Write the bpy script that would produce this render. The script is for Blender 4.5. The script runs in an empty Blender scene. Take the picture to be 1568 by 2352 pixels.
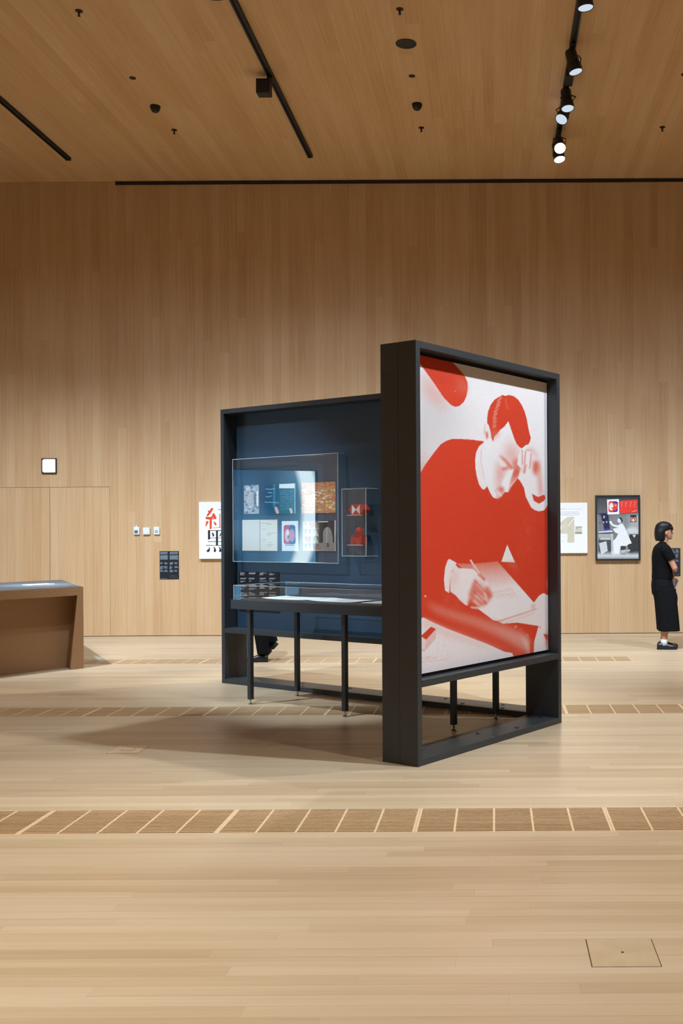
import bpy, bmesh, math, random
import numpy as np
from mathutils import Vector, Matrix
random.seed(7)
rng = np.random.default_rng(7)
SC = bpy.context.scene
COL = SC.collection
PI = math.pi

# ------------------------------------------------------------------ camera
F, CX, CY, ROLL = 2380.0, 1135.3, 1217.8, -0.0057       # focal length and principal point in 1568x2352 pixels
CAMZ = 1.5
cam = bpy.data.cameras.new('camera'); cam_o = bpy.data.objects.new('camera', cam); COL.objects.link(cam_o)
cam.sensor_fit = 'VERTICAL'; cam.sensor_height = 36.0; cam.lens = 36.0 * F / 2352.0
cam.shift_x = (784.0 - CX) / 2352.0; cam.shift_y = (CY - 1176.0) / 2352.0
cam.clip_start = 0.05; cam.clip_end = 200
cam_o.location = (0, 0, CAMZ)
cam_o.rotation_euler = (Matrix.Rotation(PI / 2, 4, 'X') @ Matrix.Rotation(ROLL, 4, 'Z')).to_euler()
SC.camera = cam_o

# ------------------------------------------------------------------ world and exposure
w = bpy.data.worlds.new('world'); SC.world = w; w.use_nodes = True
w.node_tree.nodes['Background'].inputs[0].default_value = (0.5, 0.45, 0.4, 1)
w.node_tree.nodes['Background'].inputs[1].default_value = 0.02
SC.view_settings.view_transform = 'Standard'; SC.view_settings.look = 'None'
SC.view_settings.gamma = 1.0; SC.view_settings.use_curve_mapping = False
SC.view_settings.exposure = 0.1
SC.cycles.max_bounces = 6; SC.cycles.diffuse_bounces = 3; SC.cycles.glossy_bounces = 3; SC.cycles.transparent_max_bounces = 16

# ------------------------------------------------------------------ layout (metres)
D, ZC = 14.945, 6.561                                    # back wall distance, ceiling height
XL, XR, YF = -9.0, 7.0, -5.0                             # left wall, right wall, wall behind the camera
TRACKS = [-5.715, -2.447, 0.842, 4.13, 2.5]  # last track is added out of view to place the poster key
TH = 0.9763
E2 = Vector((math.cos(TH), math.sin(TH), 0)); E1 = Vector((E2.y, -E2.x, 0)); UP = Vector((0, 0, 1))
N0 = Vector((-0.493, 6.568, 0))                          # near bottom corner of the poster frame
PW, PT, PH = 1.797, 0.293, 2.711                         # poster frame: width, depth, height
BU0, BU1, BV0 = -3.915, -0.305, 1.83                     # blue panel frame
TK = 0.045
def uv(u, v, z=0.0): return N0 + E1 * u + E2 * v + UP * z

# photo pixel -> ray, used to lay prints and fittings on the surfaces they touch
def ray(x, y):
    x -= CX; y -= CY
    c, s = math.cos(-ROLL), math.sin(-ROLL)
    x, y = c * x - s * y, s * x + c * y
    return Vector((x / F, 1.0, -y / F))
def hit(x, y, n, p):
    o = Vector((0, 0, CAMZ)); r = ray(x, y)
    return o + r * ((Vector(p) - o).dot(n) / r.dot(n))

# (fixture x, fixture y, aim point, watts, cone degrees, blend, colour)
WHITE = (1.0, 0.985, 0.95); WASH = (0.86, 1.0, 1.2); COOL = (0.78, 0.95, 1.12)
AW, AW2 = D - 1.3, D - 0.8                               # washers aim at the floor before the wall
SPOTS = [
    # wall washers
    (TRACKS[0], 9.6, (-7.2, AW, 0.0), 1162, 68, 1.0, WASH),
    (TRACKS[0], 9.4, (-4.9, AW, 0.0), 976, 68, 1.0, WASH),
    (TRACKS[1], 9.2, (-2.6, AW, 0.0), 874, 68, 1.0, WASH),
    (TRACKS[2], 9.1, (-0.3, AW, 0.0), 837, 68, 1.0, WASH),
    (TRACKS[2], 8.8, (2.0, AW, 0.0), 865, 68, 1.0, WASH),
    (TRACKS[3], 9.6, (4.3, AW, 0.0), 865, 68, 1.0, WASH),
    (TRACKS[0], 8.2, (-5.7, AW2, 0.0), 300, 84, 1.0, WASH),
    (TRACKS[1], 8.2, (-2.4, AW2, 0.0), 300, 84, 1.0, WASH),
    (TRACKS[2], 8.2, (0.8, AW2, 0.0), 300, 84, 1.0, WASH),
    (TRACKS[3], 8.2, (4.1, AW2, 0.0), 300, 84, 1.0, WASH),
    # poster key
    (TRACKS[4], 5.6, (-0.05, 7.35, 1.15), 950, 52, 0.6, COOL),
    # lights on the cases of the blue panel and on the table
    (TRACKS[0], 6.6, (-2.5, 9.6, 1.35), 1700, 28, 0.8, COOL),
    (TRACKS[1], 7.2, (-1.6, 8.7, 0.9), 1000, 20, 0.8, COOL),
    # lights facing back over the panel
    (TRACKS[2], 12.08, (-1.8, 8.6, 0.0), 850, 48, 0.6, WHITE),
    (TRACKS[2], 11.7, (1.4, 10.4, 0.0), 200, 70, 1.0, WHITE),
    (TRACKS[2], 10.75, (2.4, 10.4, 0.0), 200, 70, 1.0, WHITE),
    (TRACKS[2], 13.05, (1.2, 7.0, 0.0), 70, 50, 0.8, WHITE),
    (TRACKS[2], 13.32, (1.9, 11.6, 0.3), 110, 60, 0.8, WHITE),
    (TRACKS[2], 9.42, (1.6, 9.5, 0.0), 150, 80, 1.0, WHITE),
    # right-hand light that throws the frame's shadow to the left
    (TRACKS[3], 7.8, (-0.8, 7.0, 0.3), 600, 58, 0.5, WHITE),
    # floor lights; the unseen outer ones are added to lift the ceiling by bounce
    (TRACKS[3], 5.2, (0.2, 4.2, 0.0), 440, 60, 1.0, WHITE),
    (TRACKS[2], 5.6, (-0.4, 4.4, 0.0), 330, 80, 1.0, WHITE),
    (TRACKS[0], 3.4, (-2.9, 4.4, 0.0), 1150, 46, 1.0, WHITE),
    (TRACKS[0], 5.2, (-5.0, 7.6, 0.0), 380, 56, 1.0, WHITE),
    (TRACKS[0], 8.9, (-5.0, 11.0, 0.5), 520, 50, 1.0, WHITE),
    (TRACKS[0], 2.6, (-8.0, 4.0, 0.8), 700, 80, 1.0, WHITE),
    (TRACKS[0], 5.6, (XL, 7.3, 1.9), 1100, 56, 1.0, WHITE),  # added to brighten the side wall mirrored in the acrylic case
    (TRACKS[3], 2.2, (2.6, 2.6, 0.0), 760, 80, 1.0, WHITE),
    (TRACKS[0], -0.8, (-5.4, -0.6, 0.0), 620, 90, 1.0, WHITE),
    (TRACKS[1], 0.0, (-1.6, 1.0, 0.0), 950, 70, 1.0, WHITE),
    (TRACKS[3], -0.8, (4.0, -0.6, 0.0), 620, 90, 1.0, WHITE),
    (TRACKS[1], -2.6, (-2.0, -2.6, 0.0), 520, 90, 1.0, WHITE),
    # added pale blue beam that makes the halo round the tablet
    (TRACKS[0], 10.4, (-5.22, 11.85, 0.9), 5000, 11, 1.0, (0.25, 0.65, 1.0)),
]
FLOOD = (TRACKS[1], 11.47, (-2.4, D - 0.4, 0.0), 160, 84, 1.0, WASH)   # square floodlight on the second track

# ------------------------------------------------------------------ helpers
def srgb(r, g, b):
    def c(v):
        v /= 255.0
        return v / 12.92 if v <= 0.04045 else ((v + 0.055) / 1.055) ** 2.4
    return (c(r), c(g), c(b), 1.0)

def nmat(name):
    m = bpy.data.materials.new(name); m.use_nodes = True
    nt = m.node_tree; b = nt.nodes['Principled BSDF']
    return m, nt, b

def plain(name, col, rough=0.5, metal=0.0, spec=0.5, noise=0.0, scale=40.0, emit=None, estr=0.0):
    m, nt, b = nmat(name)
    b.inputs['Base Color'].default_value = col; b.inputs['Roughness'].default_value = rough
    b.inputs['Metallic'].default_value = metal; b.inputs['Specular IOR Level'].default_value = spec
    if noise:
        t = nt.nodes.new('ShaderNodeTexNoise'); t.inputs['Scale'].default_value = scale; t.inputs['Detail'].default_value = 4
        tc = nt.nodes.new('ShaderNodeTexCoord'); nt.links.new(tc.outputs['Object'], t.inputs['Vector'])
        mr = nt.nodes.new('ShaderNodeMapRange'); mr.inputs[1].default_value = 0.25; mr.inputs[2].default_value = 0.75
        mr.inputs[3].default_value = 1 - noise; mr.inputs[4].default_value = 1 + noise
        nt.links.new(t.outputs[0], mr.inputs[0])
        mx = nt.nodes.new('ShaderNodeVectorMath'); mx.operation = 'SCALE'; mx.inputs[0].default_value = col[:3]
        nt.links.new(mr.outputs[0], mx.inputs['Scale']); nt.links.new(mx.outputs[0], b.inputs['Base Color'])
    if emit:
        b.inputs['Emission Color'].default_value = emit; b.inputs['Emission Strength'].default_value = estr
    return m

def math_node(nt, op, a, b=None, clamp=False):
    n = nt.nodes.new('ShaderNodeMath'); n.operation = op; n.use_clamp = clamp
    for i, v in enumerate((a, b)):
        if v is None: continue
        if isinstance(v, (int, float)): n.inputs[i].default_value = v
        else: nt.links.new(v, n.inputs[i])
    return n.outputs[0]

def wood(name, c_dark, c_mid, c_light, run, width, length, rough, per_object, coat=0.0, tint=0.5, across=None, grain=0.85):
    """timber boards: grain stretched along axis `run`; tone per board from the object or from a board grid"""
    m, nt, b = nmat(name)
    L = nt.links.new
    geo = nt.nodes.new('ShaderNodeNewGeometry'); sep = nt.nodes.new('ShaderNodeSeparateXYZ'); L(geo.outputs['Position'], sep.inputs[0])
    ax = {'X': 0, 'Y': 1, 'Z': 2}
    r = sep.outputs[ax[run]]; a = sep.outputs[ax[across]]
    if per_object:
        oi = nt.nodes.new('ShaderNodeObjectInfo'); rnd = oi.outputs['Random']
    else:
        row = math_node(nt, 'FLOOR', math_node(nt, 'DIVIDE', a, width))
        wn0 = nt.nodes.new('ShaderNodeTexWhiteNoise'); wn0.noise_dimensions = '1D'; L(row, wn0.inputs['W'])
        col = math_node(nt, 'FLOOR', math_node(nt, 'ADD', math_node(nt, 'DIVIDE', r, length), math_node(nt, 'MULTIPLY', wn0.outputs[0], 9.0)))
        cb = nt.nodes.new('ShaderNodeCombineXYZ'); L(row, cb.inputs[0]); L(col, cb.inputs[1])
        wn = nt.nodes.new('ShaderNodeTexWhiteNoise'); wn.noise_dimensions = '2D'; L(cb.outputs[0], wn.inputs['Vector']); rnd = wn.outputs[0]
    # grain
    cv = nt.nodes.new('ShaderNodeCombineXYZ')
    L(math_node(nt, 'MULTIPLY', a, 55.0), cv.inputs[0]); L(math_node(nt, 'MULTIPLY', r, 1.1), cv.inputs[1]); L(math_node(nt, 'MULTIPLY', rnd, 31.0), cv.inputs[2])
    n1 = nt.nodes.new('ShaderNodeTexNoise'); n1.inputs['Scale'].default_value = 1.0; n1.inputs['Detail'].default_value = 3; n1.inputs['Roughness'].default_value = 0.6
    L(cv.outputs[0], n1.inputs['Vector'])
    cv2 = nt.nodes.new('ShaderNodeCombineXYZ')
    L(math_node(nt, 'MULTIPLY', a, 3.2), cv2.inputs[0]); L(math_node(nt, 'MULTIPLY', r, 0.35), cv2.inputs[1])
    n2 = nt.nodes.new('ShaderNodeTexNoise'); n2.inputs['Scale'].default_value = 1.0; n2.inputs['Detail'].default_value = 2
    L(cv2.outputs[0], n2.inputs['Vector'])
    v = math_node(nt, 'ADD', math_node(nt, 'MULTIPLY', math_node(nt, 'SUBTRACT', n1.outputs[0], 0.5), grain),
                  math_node(nt, 'MULTIPLY', math_node(nt, 'SUBTRACT', n2.outputs[0], 0.5), 0.7))
    v = math_node(nt, 'ADD', v, math_node(nt, 'MULTIPLY', math_node(nt, 'SUBTRACT', rnd, 0.5), tint))
    v = math_node(nt, 'ADD', v, 0.5, True)
    cr = nt.nodes.new('ShaderNodeValToRGB'); e = cr.color_ramp.elements
    e[0].position = 0.0; e[0].color = c_dark; e[1].position = 1.0; e[1].color = c_light
    k = cr.color_ramp.elements.new(0.5); k.color = c_mid
    L(v, cr.inputs[0]); L(cr.outputs[0], b.inputs['Base Color'])
    b.inputs['Roughness'].default_value = rough; b.inputs['Specular IOR Level'].default_value = 0.4
    if coat: b.inputs['Coat Weight'].default_value = coat; b.inputs['Coat Roughness'].default_value = 0.25
    return m

def acrylic(name, tint=(0.97, 0.985, 0.98, 1)):
    m = bpy.data.materials.new(name); m.use_nodes = True; nt = m.node_tree; nt.nodes.clear()
    out = nt.nodes.new('ShaderNodeOutputMaterial'); mix = nt.nodes.new('ShaderNodeMixShader')
    tr = nt.nodes.new('ShaderNodeBsdfTransparent'); tr.inputs[0].default_value = tint
    gl = nt.nodes.new('ShaderNodeBsdfGlossy'); gl.inputs['Roughness'].default_value = 0.0; gl.inputs['Color'].default_value = (1, 1, 1, 1)
    lw = nt.nodes.new('ShaderNodeLayerWeight'); lw.inputs[0].default_value = 0.5
    p5 = math_node(nt, 'POWER', lw.outputs['Facing'], 5.0)
    fr = math_node(nt, 'ADD', math_node(nt, 'MULTIPLY', p5, 0.96), 0.042, True)
    nt.links.new(fr, mix.inputs[0]); nt.links.new(tr.outputs[0], mix.inputs[1]); nt.links.new(gl.outputs[0], mix.inputs[2])
    nt.links.new(mix.outputs[0], out.inputs[0])
    return m

def vcol(name, rough=0.55, spec=0.3):
    m, nt, b = nmat(name)
    a = nt.nodes.new('ShaderNodeAttribute'); a.attribute_name = 'print'
    nt.links.new(a.outputs['Color'], b.inputs['Base Color'])
    b.inputs['Roughness'].default_value = rough; b.inputs['Specular IOR Level'].default_value = spec
    return m

M = {}
M['floor'] = wood('oak_floor', srgb(164, 138, 104), srgb(190, 169, 138), srgb(208, 191, 164), 'X', 0.075, 1.6, 0.4, False, 0.0, 0.3, 'Y', 0.5)
M['plank'] = wood('oak_plank', srgb(164, 138, 104), srgb(190, 169, 138), srgb(208, 191, 164), 'X', 0.075, 1.6, 0.4, True, 0.0, 0.34, 'Y', 0.5)
M['wallwood'] = wood('wall_timber', srgb(182, 142, 98), srgb(201, 166, 123), srgb(214, 185, 147), 'Z', 0.125, 2.4, 0.5, True, 0.0, 0.28, 'X')
M['ceilwood'] = wood('ceiling_timber', srgb(192, 148, 100), srgb(212, 173, 126), srgb(224, 192, 150), 'Y', 0.125, 2.6, 0.55, True, 0.0, 0.28, 'X')
M['ceilwood2'] = wood('ceiling_timber_grid', srgb(192, 148, 100), srgb(212, 173, 126), srgb(224, 192, 150), 'Y', 0.125, 2.6, 0.55, False, 0.0, 0.28, 'X')
M['sidewood'] = wood('side_wall_timber', srgb(182, 142, 98), srgb(201, 166, 123), srgb(214, 185, 147), 'Z', 0.125, 2.6, 0.5, False, 0.0, 0.28, 'Y')
M['frontwood'] = wood('front_wall_timber', srgb(182, 142, 98), srgb(201, 166, 123), srgb(214, 185, 147), 'Z', 0.125, 2.6, 0.5, False, 0.0, 0.28, 'X')
M['gap'] = plain('shadow_gap', (0.09, 0.05, 0.025, 1), 0.9)
M['black'] = plain('matt_black', (0.012, 0.012, 0.012, 1), 0.6)
M['frame'] = plain('charcoal_powder_coat', (0.032, 0.038, 0.043, 1), 0.42, spec=0.45, noise=0.06, scale=300)
M['panel'] = plain('slate_blue_panel', srgb(35, 60, 80), 0.5, noise=0.03, scale=200)
M['steel'] = plain('steel', (0.55, 0.55, 0.55, 1), 0.25, 1.0)
M['acr'] = acrylic('clear_acrylic')
M['edge'] = plain('acrylic_edge_catchlight', (0.5, 0.54, 0.55, 1), 0.15, spec=0.8)  # pale colour paints in the light that acrylic edges catch
M['white'] = plain('white_plastic', (0.78, 0.8, 0.8, 1), 0.4)
M['paper'] = plain('white_paper', (0.85, 0.85, 0.84, 1), 0.6, noise=0.02)
M['print'] = vcol('flat_print')
M['grille'] = wood('grille_timber', srgb(168, 134, 94), srgb(194, 162, 122), srgb(210, 182, 144), 'X', 0.02, 2.0, 0.5, True, 0.0, 0.2, 'Y')
M['grille_light'] = plain('pale_timber_bar', srgb(214, 189, 152), 0.45, noise=0.06, scale=25)
M['desk'] = plain('brown_fibreboard', srgb(166, 128, 90), 0.6, noise=0.06, scale=60)
M['desktop'] = plain('grey_laminate_top', srgb(84, 90, 92), 0.4, spec=0.12, noise=0.03)

def link(name, me, mat=None, parent=None, loc=None):
    o = bpy.data.objects.new(name, me); COL.objects.link(o)
    if mat is not None and len(me.materials) == 0: me.materials.append(mat)
    if parent is not None: o.parent = parent
    if loc is not None: o.location = loc
    return o
def tag(o, label=None, cat=None, group=None, kind=None):
    if label: o['label'] = label
    if cat: o['category'] = cat
    if group: o['group'] = group
    if kind: o['kind'] = kind
    return o
def thing(name, label, cat, loc=(0, 0, 0), basis=None, group=None):
    o = bpy.data.objects.new(name, None); COL.objects.link(o); o.empty_display_size = 0.1
    if basis is not None:
        m = Matrix((basis[0], basis[1], basis[2])).transposed().to_4x4(); m.translation = Vector(loc); o.matrix_world = m
    else: o.location = loc
    return tag(o, label, cat, group)
def b_box(bm, x0, x1, y0, y1, z0, z1):
    vs = [bm.verts.new((x, y, z)) for z in (z0, z1) for y in (y0, y1) for x in (x0, x1)]
    for f in ((0, 2, 3, 1), (4, 5, 7, 6), (0, 1, 5, 4), (2, 6, 7, 3), (0, 4, 6, 2), (1, 3, 7, 5)):
        bm.faces.new([vs[i] for i in f])
def to_mesh(bm, name, smooth=False, bevel=0.0, seg=1):
    if bevel: bmesh.ops.bevel(bm, geom=list(bm.edges), offset=bevel, segments=seg, profile=0.6, affect='EDGES')
    bmesh.ops.recalc_face_normals(bm, faces=list(bm.faces))
    me = bpy.data.meshes.new(name); bm.to_mesh(me); bm.free()
    if smooth: me.polygons.foreach_set('use_smooth', [True] * len(me.polygons))
    return me
def box(name, x0, x1, y0, y1, z0, z1, mat, parent=None, bevel=0.0):
    bm = bmesh.new(); b_box(bm, x0, x1, y0, y1, z0, z1)
    return link(name, to_mesh(bm, name, False, bevel), mat, parent)
def boxes(name, L, mat, parent=None, bevel=0.0):
    bm = bmesh.new()
    for a in L: b_box(bm, *a)
    return link(name, to_mesh(bm, name, False, bevel), mat, parent)
def b_rings(bm, rings, cap=True):
    R = [[bm.verts.new(p) for p in r] for r in rings]; n = len(R[0])
    for a, b in zip(R[:-1], R[1:]):
        for i in range(n): bm.faces.new((a[i], a[(i + 1) % n], b[(i + 1) % n], b[i]))
    if cap: bm.faces.new(R[0][::-1]); bm.faces.new(R[-1])
def ring(c, rx, ry, n=20, pw=2.0, ax=Vector((1, 0, 0)), ay=Vector((0, 1, 0))):
    out = []
    for i in range(n):
        a = 2 * PI * i / n; ca, sa = math.cos(a), math.sin(a)
        out.append(Vector(c) + ax * (math.copysign(abs(ca) ** (2 / pw), ca) * rx) + ay * (math.copysign(abs(sa) ** (2 / pw), sa) * ry))
    return out
def b_tube(bm, pts, rad, n=12, flat=1.0, side=None):
    pts = [Vector(p) for p in pts]; rings = []
    for i, p in enumerate(pts):
        d = (pts[min(i + 1, len(pts) - 1)] - pts[max(i - 1, 0)]).normalized()
        s = Vector(side) if side is not None else (Vector((0, 0, 1)) if abs(d.z) < 0.9 else Vector((0, 1, 0)))
        ax = (s - d * s.dot(d)).normalized(); ay = d.cross(ax)
        r = rad[i] if isinstance(rad, (list, tuple)) else rad
        rings.append(ring(p, r, r * flat, n, 2.0, ax, ay))
    b_rings(bm, rings)
def b_lathe(bm, prof, n=24, c=(0, 0, 0)):
    b_rings(bm, [ring((c[0], c[1], c[2] + z), r, r, n) for r, z in prof])
def lathe(name, prof, mat, parent=None, n=24, loc=None, smooth=True):
    bm = bmesh.new(); b_lathe(bm, prof, n); o = link(name, to_mesh(bm, name, smooth), mat, parent, loc)
    if smooth: autosmooth(o)
    return o
def autosmooth(o, deg=35):
    me = o.data; bm = bmesh.new(); bm.from_mesh(me)
    for e in bm.edges:
        e.smooth = not (len(e.link_faces) == 2 and e.calc_face_angle(0) > math.radians(deg))
    bm.to_mesh(me); bm.free()
def prism(name, poly, z0, z1, mat, parent=None, bevel=0.0):
    bm = bmesh.new()
    b_rings(bm, [[Vector((p[0], p[1], z)) for p in poly] for z in (z0, z1)])
    return link(name, to_mesh(bm, name, False, bevel), mat, parent)

# ------------------------------------------------------------------ flat prints: coloured grids painted in code
def lin(a):
    a = np.clip(a, 0, 1)
    return np.where(a <= 0.04045, a / 12.92, ((a + 0.055) / 1.055) ** 2.4)
def boxblur(a, r):
    r = int(round(r))
    if r < 1: return a
    for axis in (0, 1):
        for _ in range(2):
            p = np.pad(a, [(r + 1, r) if k == axis else (0, 0) for k in range(2)], mode='edge')
            c = np.cumsum(p, axis=axis)
            k = 2 * r + 1
            a = ((c[k:] - c[:-k]) if axis == 0 else (c[:, k:] - c[:, :-k])) / k
    return a
class Canvas:
    """W x H cells at twice the density; pts are mapped to 0..1 (x right, y up) by `fn`"""
    def __init__(s, W, H, bg, fn=None):
        s.W, s.H = W, H; s.w, s.h = W * 2, H * 2
        s.a = np.ones((s.h, s.w, 3)) * (np.array(bg, float) / 255.0)
        s.fn = fn or (lambda x, y: (x, y))
    def P(s, pts): return np.array([(lambda q: (q[0] * s.w, q[1] * s.h))(s.fn(x, y)) for x, y in pts], float)
    def mask(s, p):
        m = np.zeros((s.h, s.w)); x0, x1 = int(max(0, p[:, 0].min() - 1)), int(min(s.w, p[:, 0].max() + 2)); y0, y1 = int(max(0, p[:, 1].min() - 1)), int(min(s.h, p[:, 1].max() + 2))
        if x1 <= x0 or y1 <= y0: return m
        X, Y = np.meshgrid(np.arange(x0, x1) + 0.5, np.arange(y0, y1) + 0.5)
        ins = np.zeros(X.shape, bool); n = len(p)
        for i in range(n):
            (ax, ay), (bx, by) = p[i], p[(i + 1) % n]
            if ay == by: continue
            c = ((ay > Y) != (by > Y)) & (X < (bx - ax) * (Y - ay) / (by - ay) + ax)
            ins ^= c
        m[y0:y1, x0:x1] = ins
        return m
    def put(s, m, col, a=1.0, blur=0):
        if blur: m = boxblur(m, blur)
        m = (m * a)[..., None]; s.a = s.a * (1 - m) + np.array(col, float) / 255.0 * m
    def poly(s, pts, col, a=1.0, blur=0, smooth=False):
        p = s.P(pts)
        if smooth: p = chaikin(p)
        s.put(s.mask(p), col, a, blur)
    def ell(s, c, rx, ry, col, a=1.0, blur=0, rot=0.0):
        cr, sr = math.cos(rot), math.sin(rot)
        s.poly([(c[0] + rx * math.cos(t) * cr - ry * math.sin(t) * sr, c[1] + rx * math.cos(t) * sr + ry * math.sin(t) * cr) for t in np.linspace(0, 2 * PI, 24, endpoint=False)], col, a, blur)
    def line(s, p, q, wd, col, a=1.0, blur=0):
        d = np.array(q, float) - np.array(p, float); n = np.array([-d[1], d[0]]); n = n / (np.linalg.norm(n) + 1e-9) * wd / 2
        s.poly([tuple(np.array(p) + n), tuple(np.array(q) + n), tuple(np.array(q) - n), tuple(np.array(p) - n)], col, a, blur)
    def rect(s, x0, y0, x1, y1, col, a=1.0, blur=0): s.poly([(x0, y0), (x1, y0), (x1, y1), (x0, y1)], col, a, blur)
    def mottle(s, amt, r): 
        n = boxblur(rng.standard_normal((s.h, s.w)), r); n = n / (n.std() + 1e-9) * amt
        s.a = s.a + n[..., None]
    def small(s): return s.a.reshape(s.H, 2, s.W, 2, 3).mean((1, 3))
def chaikin(p, k=2):
    for _ in range(k):
        q = np.roll(p, -1, axis=0); p = np.stack([0.75 * p + 0.25 * q, 0.25 * p + 0.75 * q], 1).reshape(-1, 2)
    return p
def print_mesh(name, cv, wd, ht, parent, off=(0, 0, 0), ax=Vector((1, 0, 0)), up=Vector((0, 0, 1)), mat=None, label=None):
    """grid of wd x ht metres whose colours come from the canvas"""
    img = lin(cv.small()); H, W = img.shape[:2]
    xs = (np.linspace(0, 1, W)) * wd; ys = (np.linspace(0, 1, H)) * ht
    X, Y = np.meshgrid(xs, ys)
    co = np.array(off)[None, None, :] + X[..., None] * np.array(ax)[None, None, :] + Y[..., None] * np.array(up)[None, None, :]
    idx = np.arange(W * H).reshape(H, W)
    q = np.stack([idx[:-1, :-1], idx[:-1, 1:], idx[1:, 1:], idx[1:, :-1]], -1).reshape(-1, 4)
    me = bpy.data.meshes.new(name)
    me.vertices.add(W * H); me.vertices.foreach_set('co', co.reshape(-1).astype(np.float32))
    me.loops.add(q.size); me.loops.foreach_set('vertex_index', q.reshape(-1).astype(np.int32))
    me.polygons.add(len(q)); me.polygons.foreach_set('loop_start', (np.arange(len(q)) * 4).astype(np.int32))
    me.update(calc_edges=True)
    at = me.color_attributes.new('print', 'FLOAT_COLOR', 'POINT')
    c4 = np.concatenate([img.reshape(-1, 3), np.ones((W * H, 1))], 1)
    at.data.foreach_set('color', c4.reshape(-1).astype(np.float32))
    o = link(name, me, mat or M['print'], parent)
    if label: o['label'] = label
    return o
def plane_fn(o, ax, n, wd, ht, X0, Y0, S):
    """zoomed photo coordinates -> 0..1 on a rectangle at o spanned by ax (width) and up (height)"""
    o = Vector(o)
    def fn(x, y):
        p = hit(X0 + x * S, Y0 + y * S, n, o) - o
        return p.dot(ax) / wd, p.z / ht
    return fn
def text_rows(cv, x0, x1, y, lw, col, n=4, gap=None, frac=(0.4, 1.0), a=1.0):
    """a block of small set type, too small to read"""
    for i in range(n):
        x = x0; yy = y + i * (gap or lw * 2); end = x0 + (x1 - x0) * random.uniform(*frac)
        while x < end:
            k = random.uniform(0.06, 0.2) * (x1 - x0); cv.rect(x, yy, min(x + k, end), yy + lw, col, a); x += k + 0.025 * (x1 - x0)
# ------------------------------------------------------------------ the room
G1, G2, G3 = (5.149, 5.594), (8.437, 8.887), (11.80, 12.235)
PZ1, PZ2 = (2.9, G1[0]), (G1[1], 7.55)                    # where single planks are laid
PX1, PX2 = (-3.2, 1.9), (-4.3, 2.15)
GM0, GML = -2.385, 0.989                                  # grille module grid
GR1, GR2, GR3 = (GM0 - 2 * GML, GM0 + 4 * GML), (GM0 - 4 * GML, GM0 + 5 * GML), (GM0 - 3 * GML, GM0 + 4 * GML)
fl = []
def strip(y0, y1, holes):
    x = XL
    for a, b, top in sorted(holes):
        if a > x: fl.append((x, a, y0, y1, -0.15, 0.0))
        fl.append((a, b, y0, y1, -0.15, top)); x = b
    fl.append((x, XR, y0, y1, -0.15, 0.0))
strip(YF, PZ1[0], []); strip(*PZ1, [(*PX1, -0.02)]); strip(*G1, [(*GR1, -0.09)]); strip(*PZ2, [(*PX2, -0.02)])
strip(PZ2[1], G2[0], []); strip(*G2, [(*GR2, -0.09)]); strip(G2[1], G3[0], []); strip(*G3, [(*GR3, -0.09)]); strip(G3[1], D + 0.3, [])
floor = tag(boxes('floor', fl, M['floor']), 'pale oak strip floor of the gallery', None, None, 'structure')
bm = bmesh.new(); b_box(bm, -0.5, 0.5, -0.5, 0.5, -0.5, 0.5); UNIT = to_mesh(bm, 'board')
UNITS = {}
def piece(name, x0, x1, y0, y1, z0, z1, mat, parent):
    if mat.name not in UNITS:
        me = UNIT.copy(); me.materials.append(mat); UNITS[mat.name] = me
    o = bpy.data.objects.new(name, UNITS[mat.name]); COL.objects.link(o); o.parent = parent
    o.location = ((x0 + x1) / 2, (y0 + y1) / 2, (z0 + z1) / 2); o.scale = (x1 - x0, y1 - y0, z1 - z0)
    return o
def lay(zone, xr, rows):
    h = (zone[1] - zone[0]) / rows
    for r in range(rows):
        y0 = zone[0] + r * h; x = xr[0]; nxt = x + random.uniform(0.4, 1.9)
        while x < xr[1]:
            e = min(nxt, xr[1]); e = xr[1] if xr[1] - e < 0.3 else e
            piece('plank', x, e - 0.0004, y0, y0 + h - 0.0005, -0.0195, random.uniform(-0.0003, 0.0), M['plank'], floor)
            x = e; nxt = x + random.uniform(1.1, 2.3)
lay(PZ1, PX1, 30); lay(PZ2, PX2, 26)

wall = tag(boxes('wall_back', [(XL - 0.2, XR + 0.2, D + 0.022, D + 0.3, 0, ZC), (XL, -7.526, D, D + 0.021, 0.014, ZC), (3.631, XR, D, D + 0.021, 0.014, ZC)], M['frontwood']),
           'tall back wall of vertical timber boards', None, None, 'structure')
box('backing', -7.526, 3.631, D + 0.0205, D + 0.0218, 0, ZC, M['gap'], wall)
CWD = 0.867 / 7; x_door = (-5.543 - 14 * CWD, -5.543)
door = tag(bpy.data.objects.new('door_1', None), 'flush double door hidden in the timber wall', None, None, 'structure'); COL.objects.link(door); door.location = (-6.41, D, 0)
for i in range(-16, 74):
    x0 = -5.543 + i * CWD; x1 = x0 + CWD
    in_door = -14 <= i < 0
    zs = [0.008 if not in_door else 2.157]
    cuts = sorted(random.uniform(1.2, 6.0) for _ in range(2))
    if in_door: cuts = [random.uniform(3.0, 5.5)]
    for c in cuts:
        if c - zs[-1] > 0.5: zs.append(c)
    zs.append(ZC)
    for a, b in zip(zs[:-1], zs[1:]):
        piece('board', x0 + 0.0004, x1 - 0.0004, D + random.uniform(-0.0008, 0.0), D + 0.02, a + 0.0004, b - 0.0004, M['wallwood'], wall)
    if in_door:
        a = x0 + (0.003 if i in (-14, -7) else 0.0004); b = x1 - (0.003 if i in (-8, -1) else 0.0004)
        o = piece('door_board', a + 6.41, b + 6.41, random.uniform(-0.0006, 0.0), 0.02, 0.008, 2.153, M['wallwood'], door)
tag(box('trim_1', -5.436, XR, D - 0.012, D - 0.0015, 6.508, 6.556, M['black']), 'long black slot along the top of the timber wall', None, None, 'structure')

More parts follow.
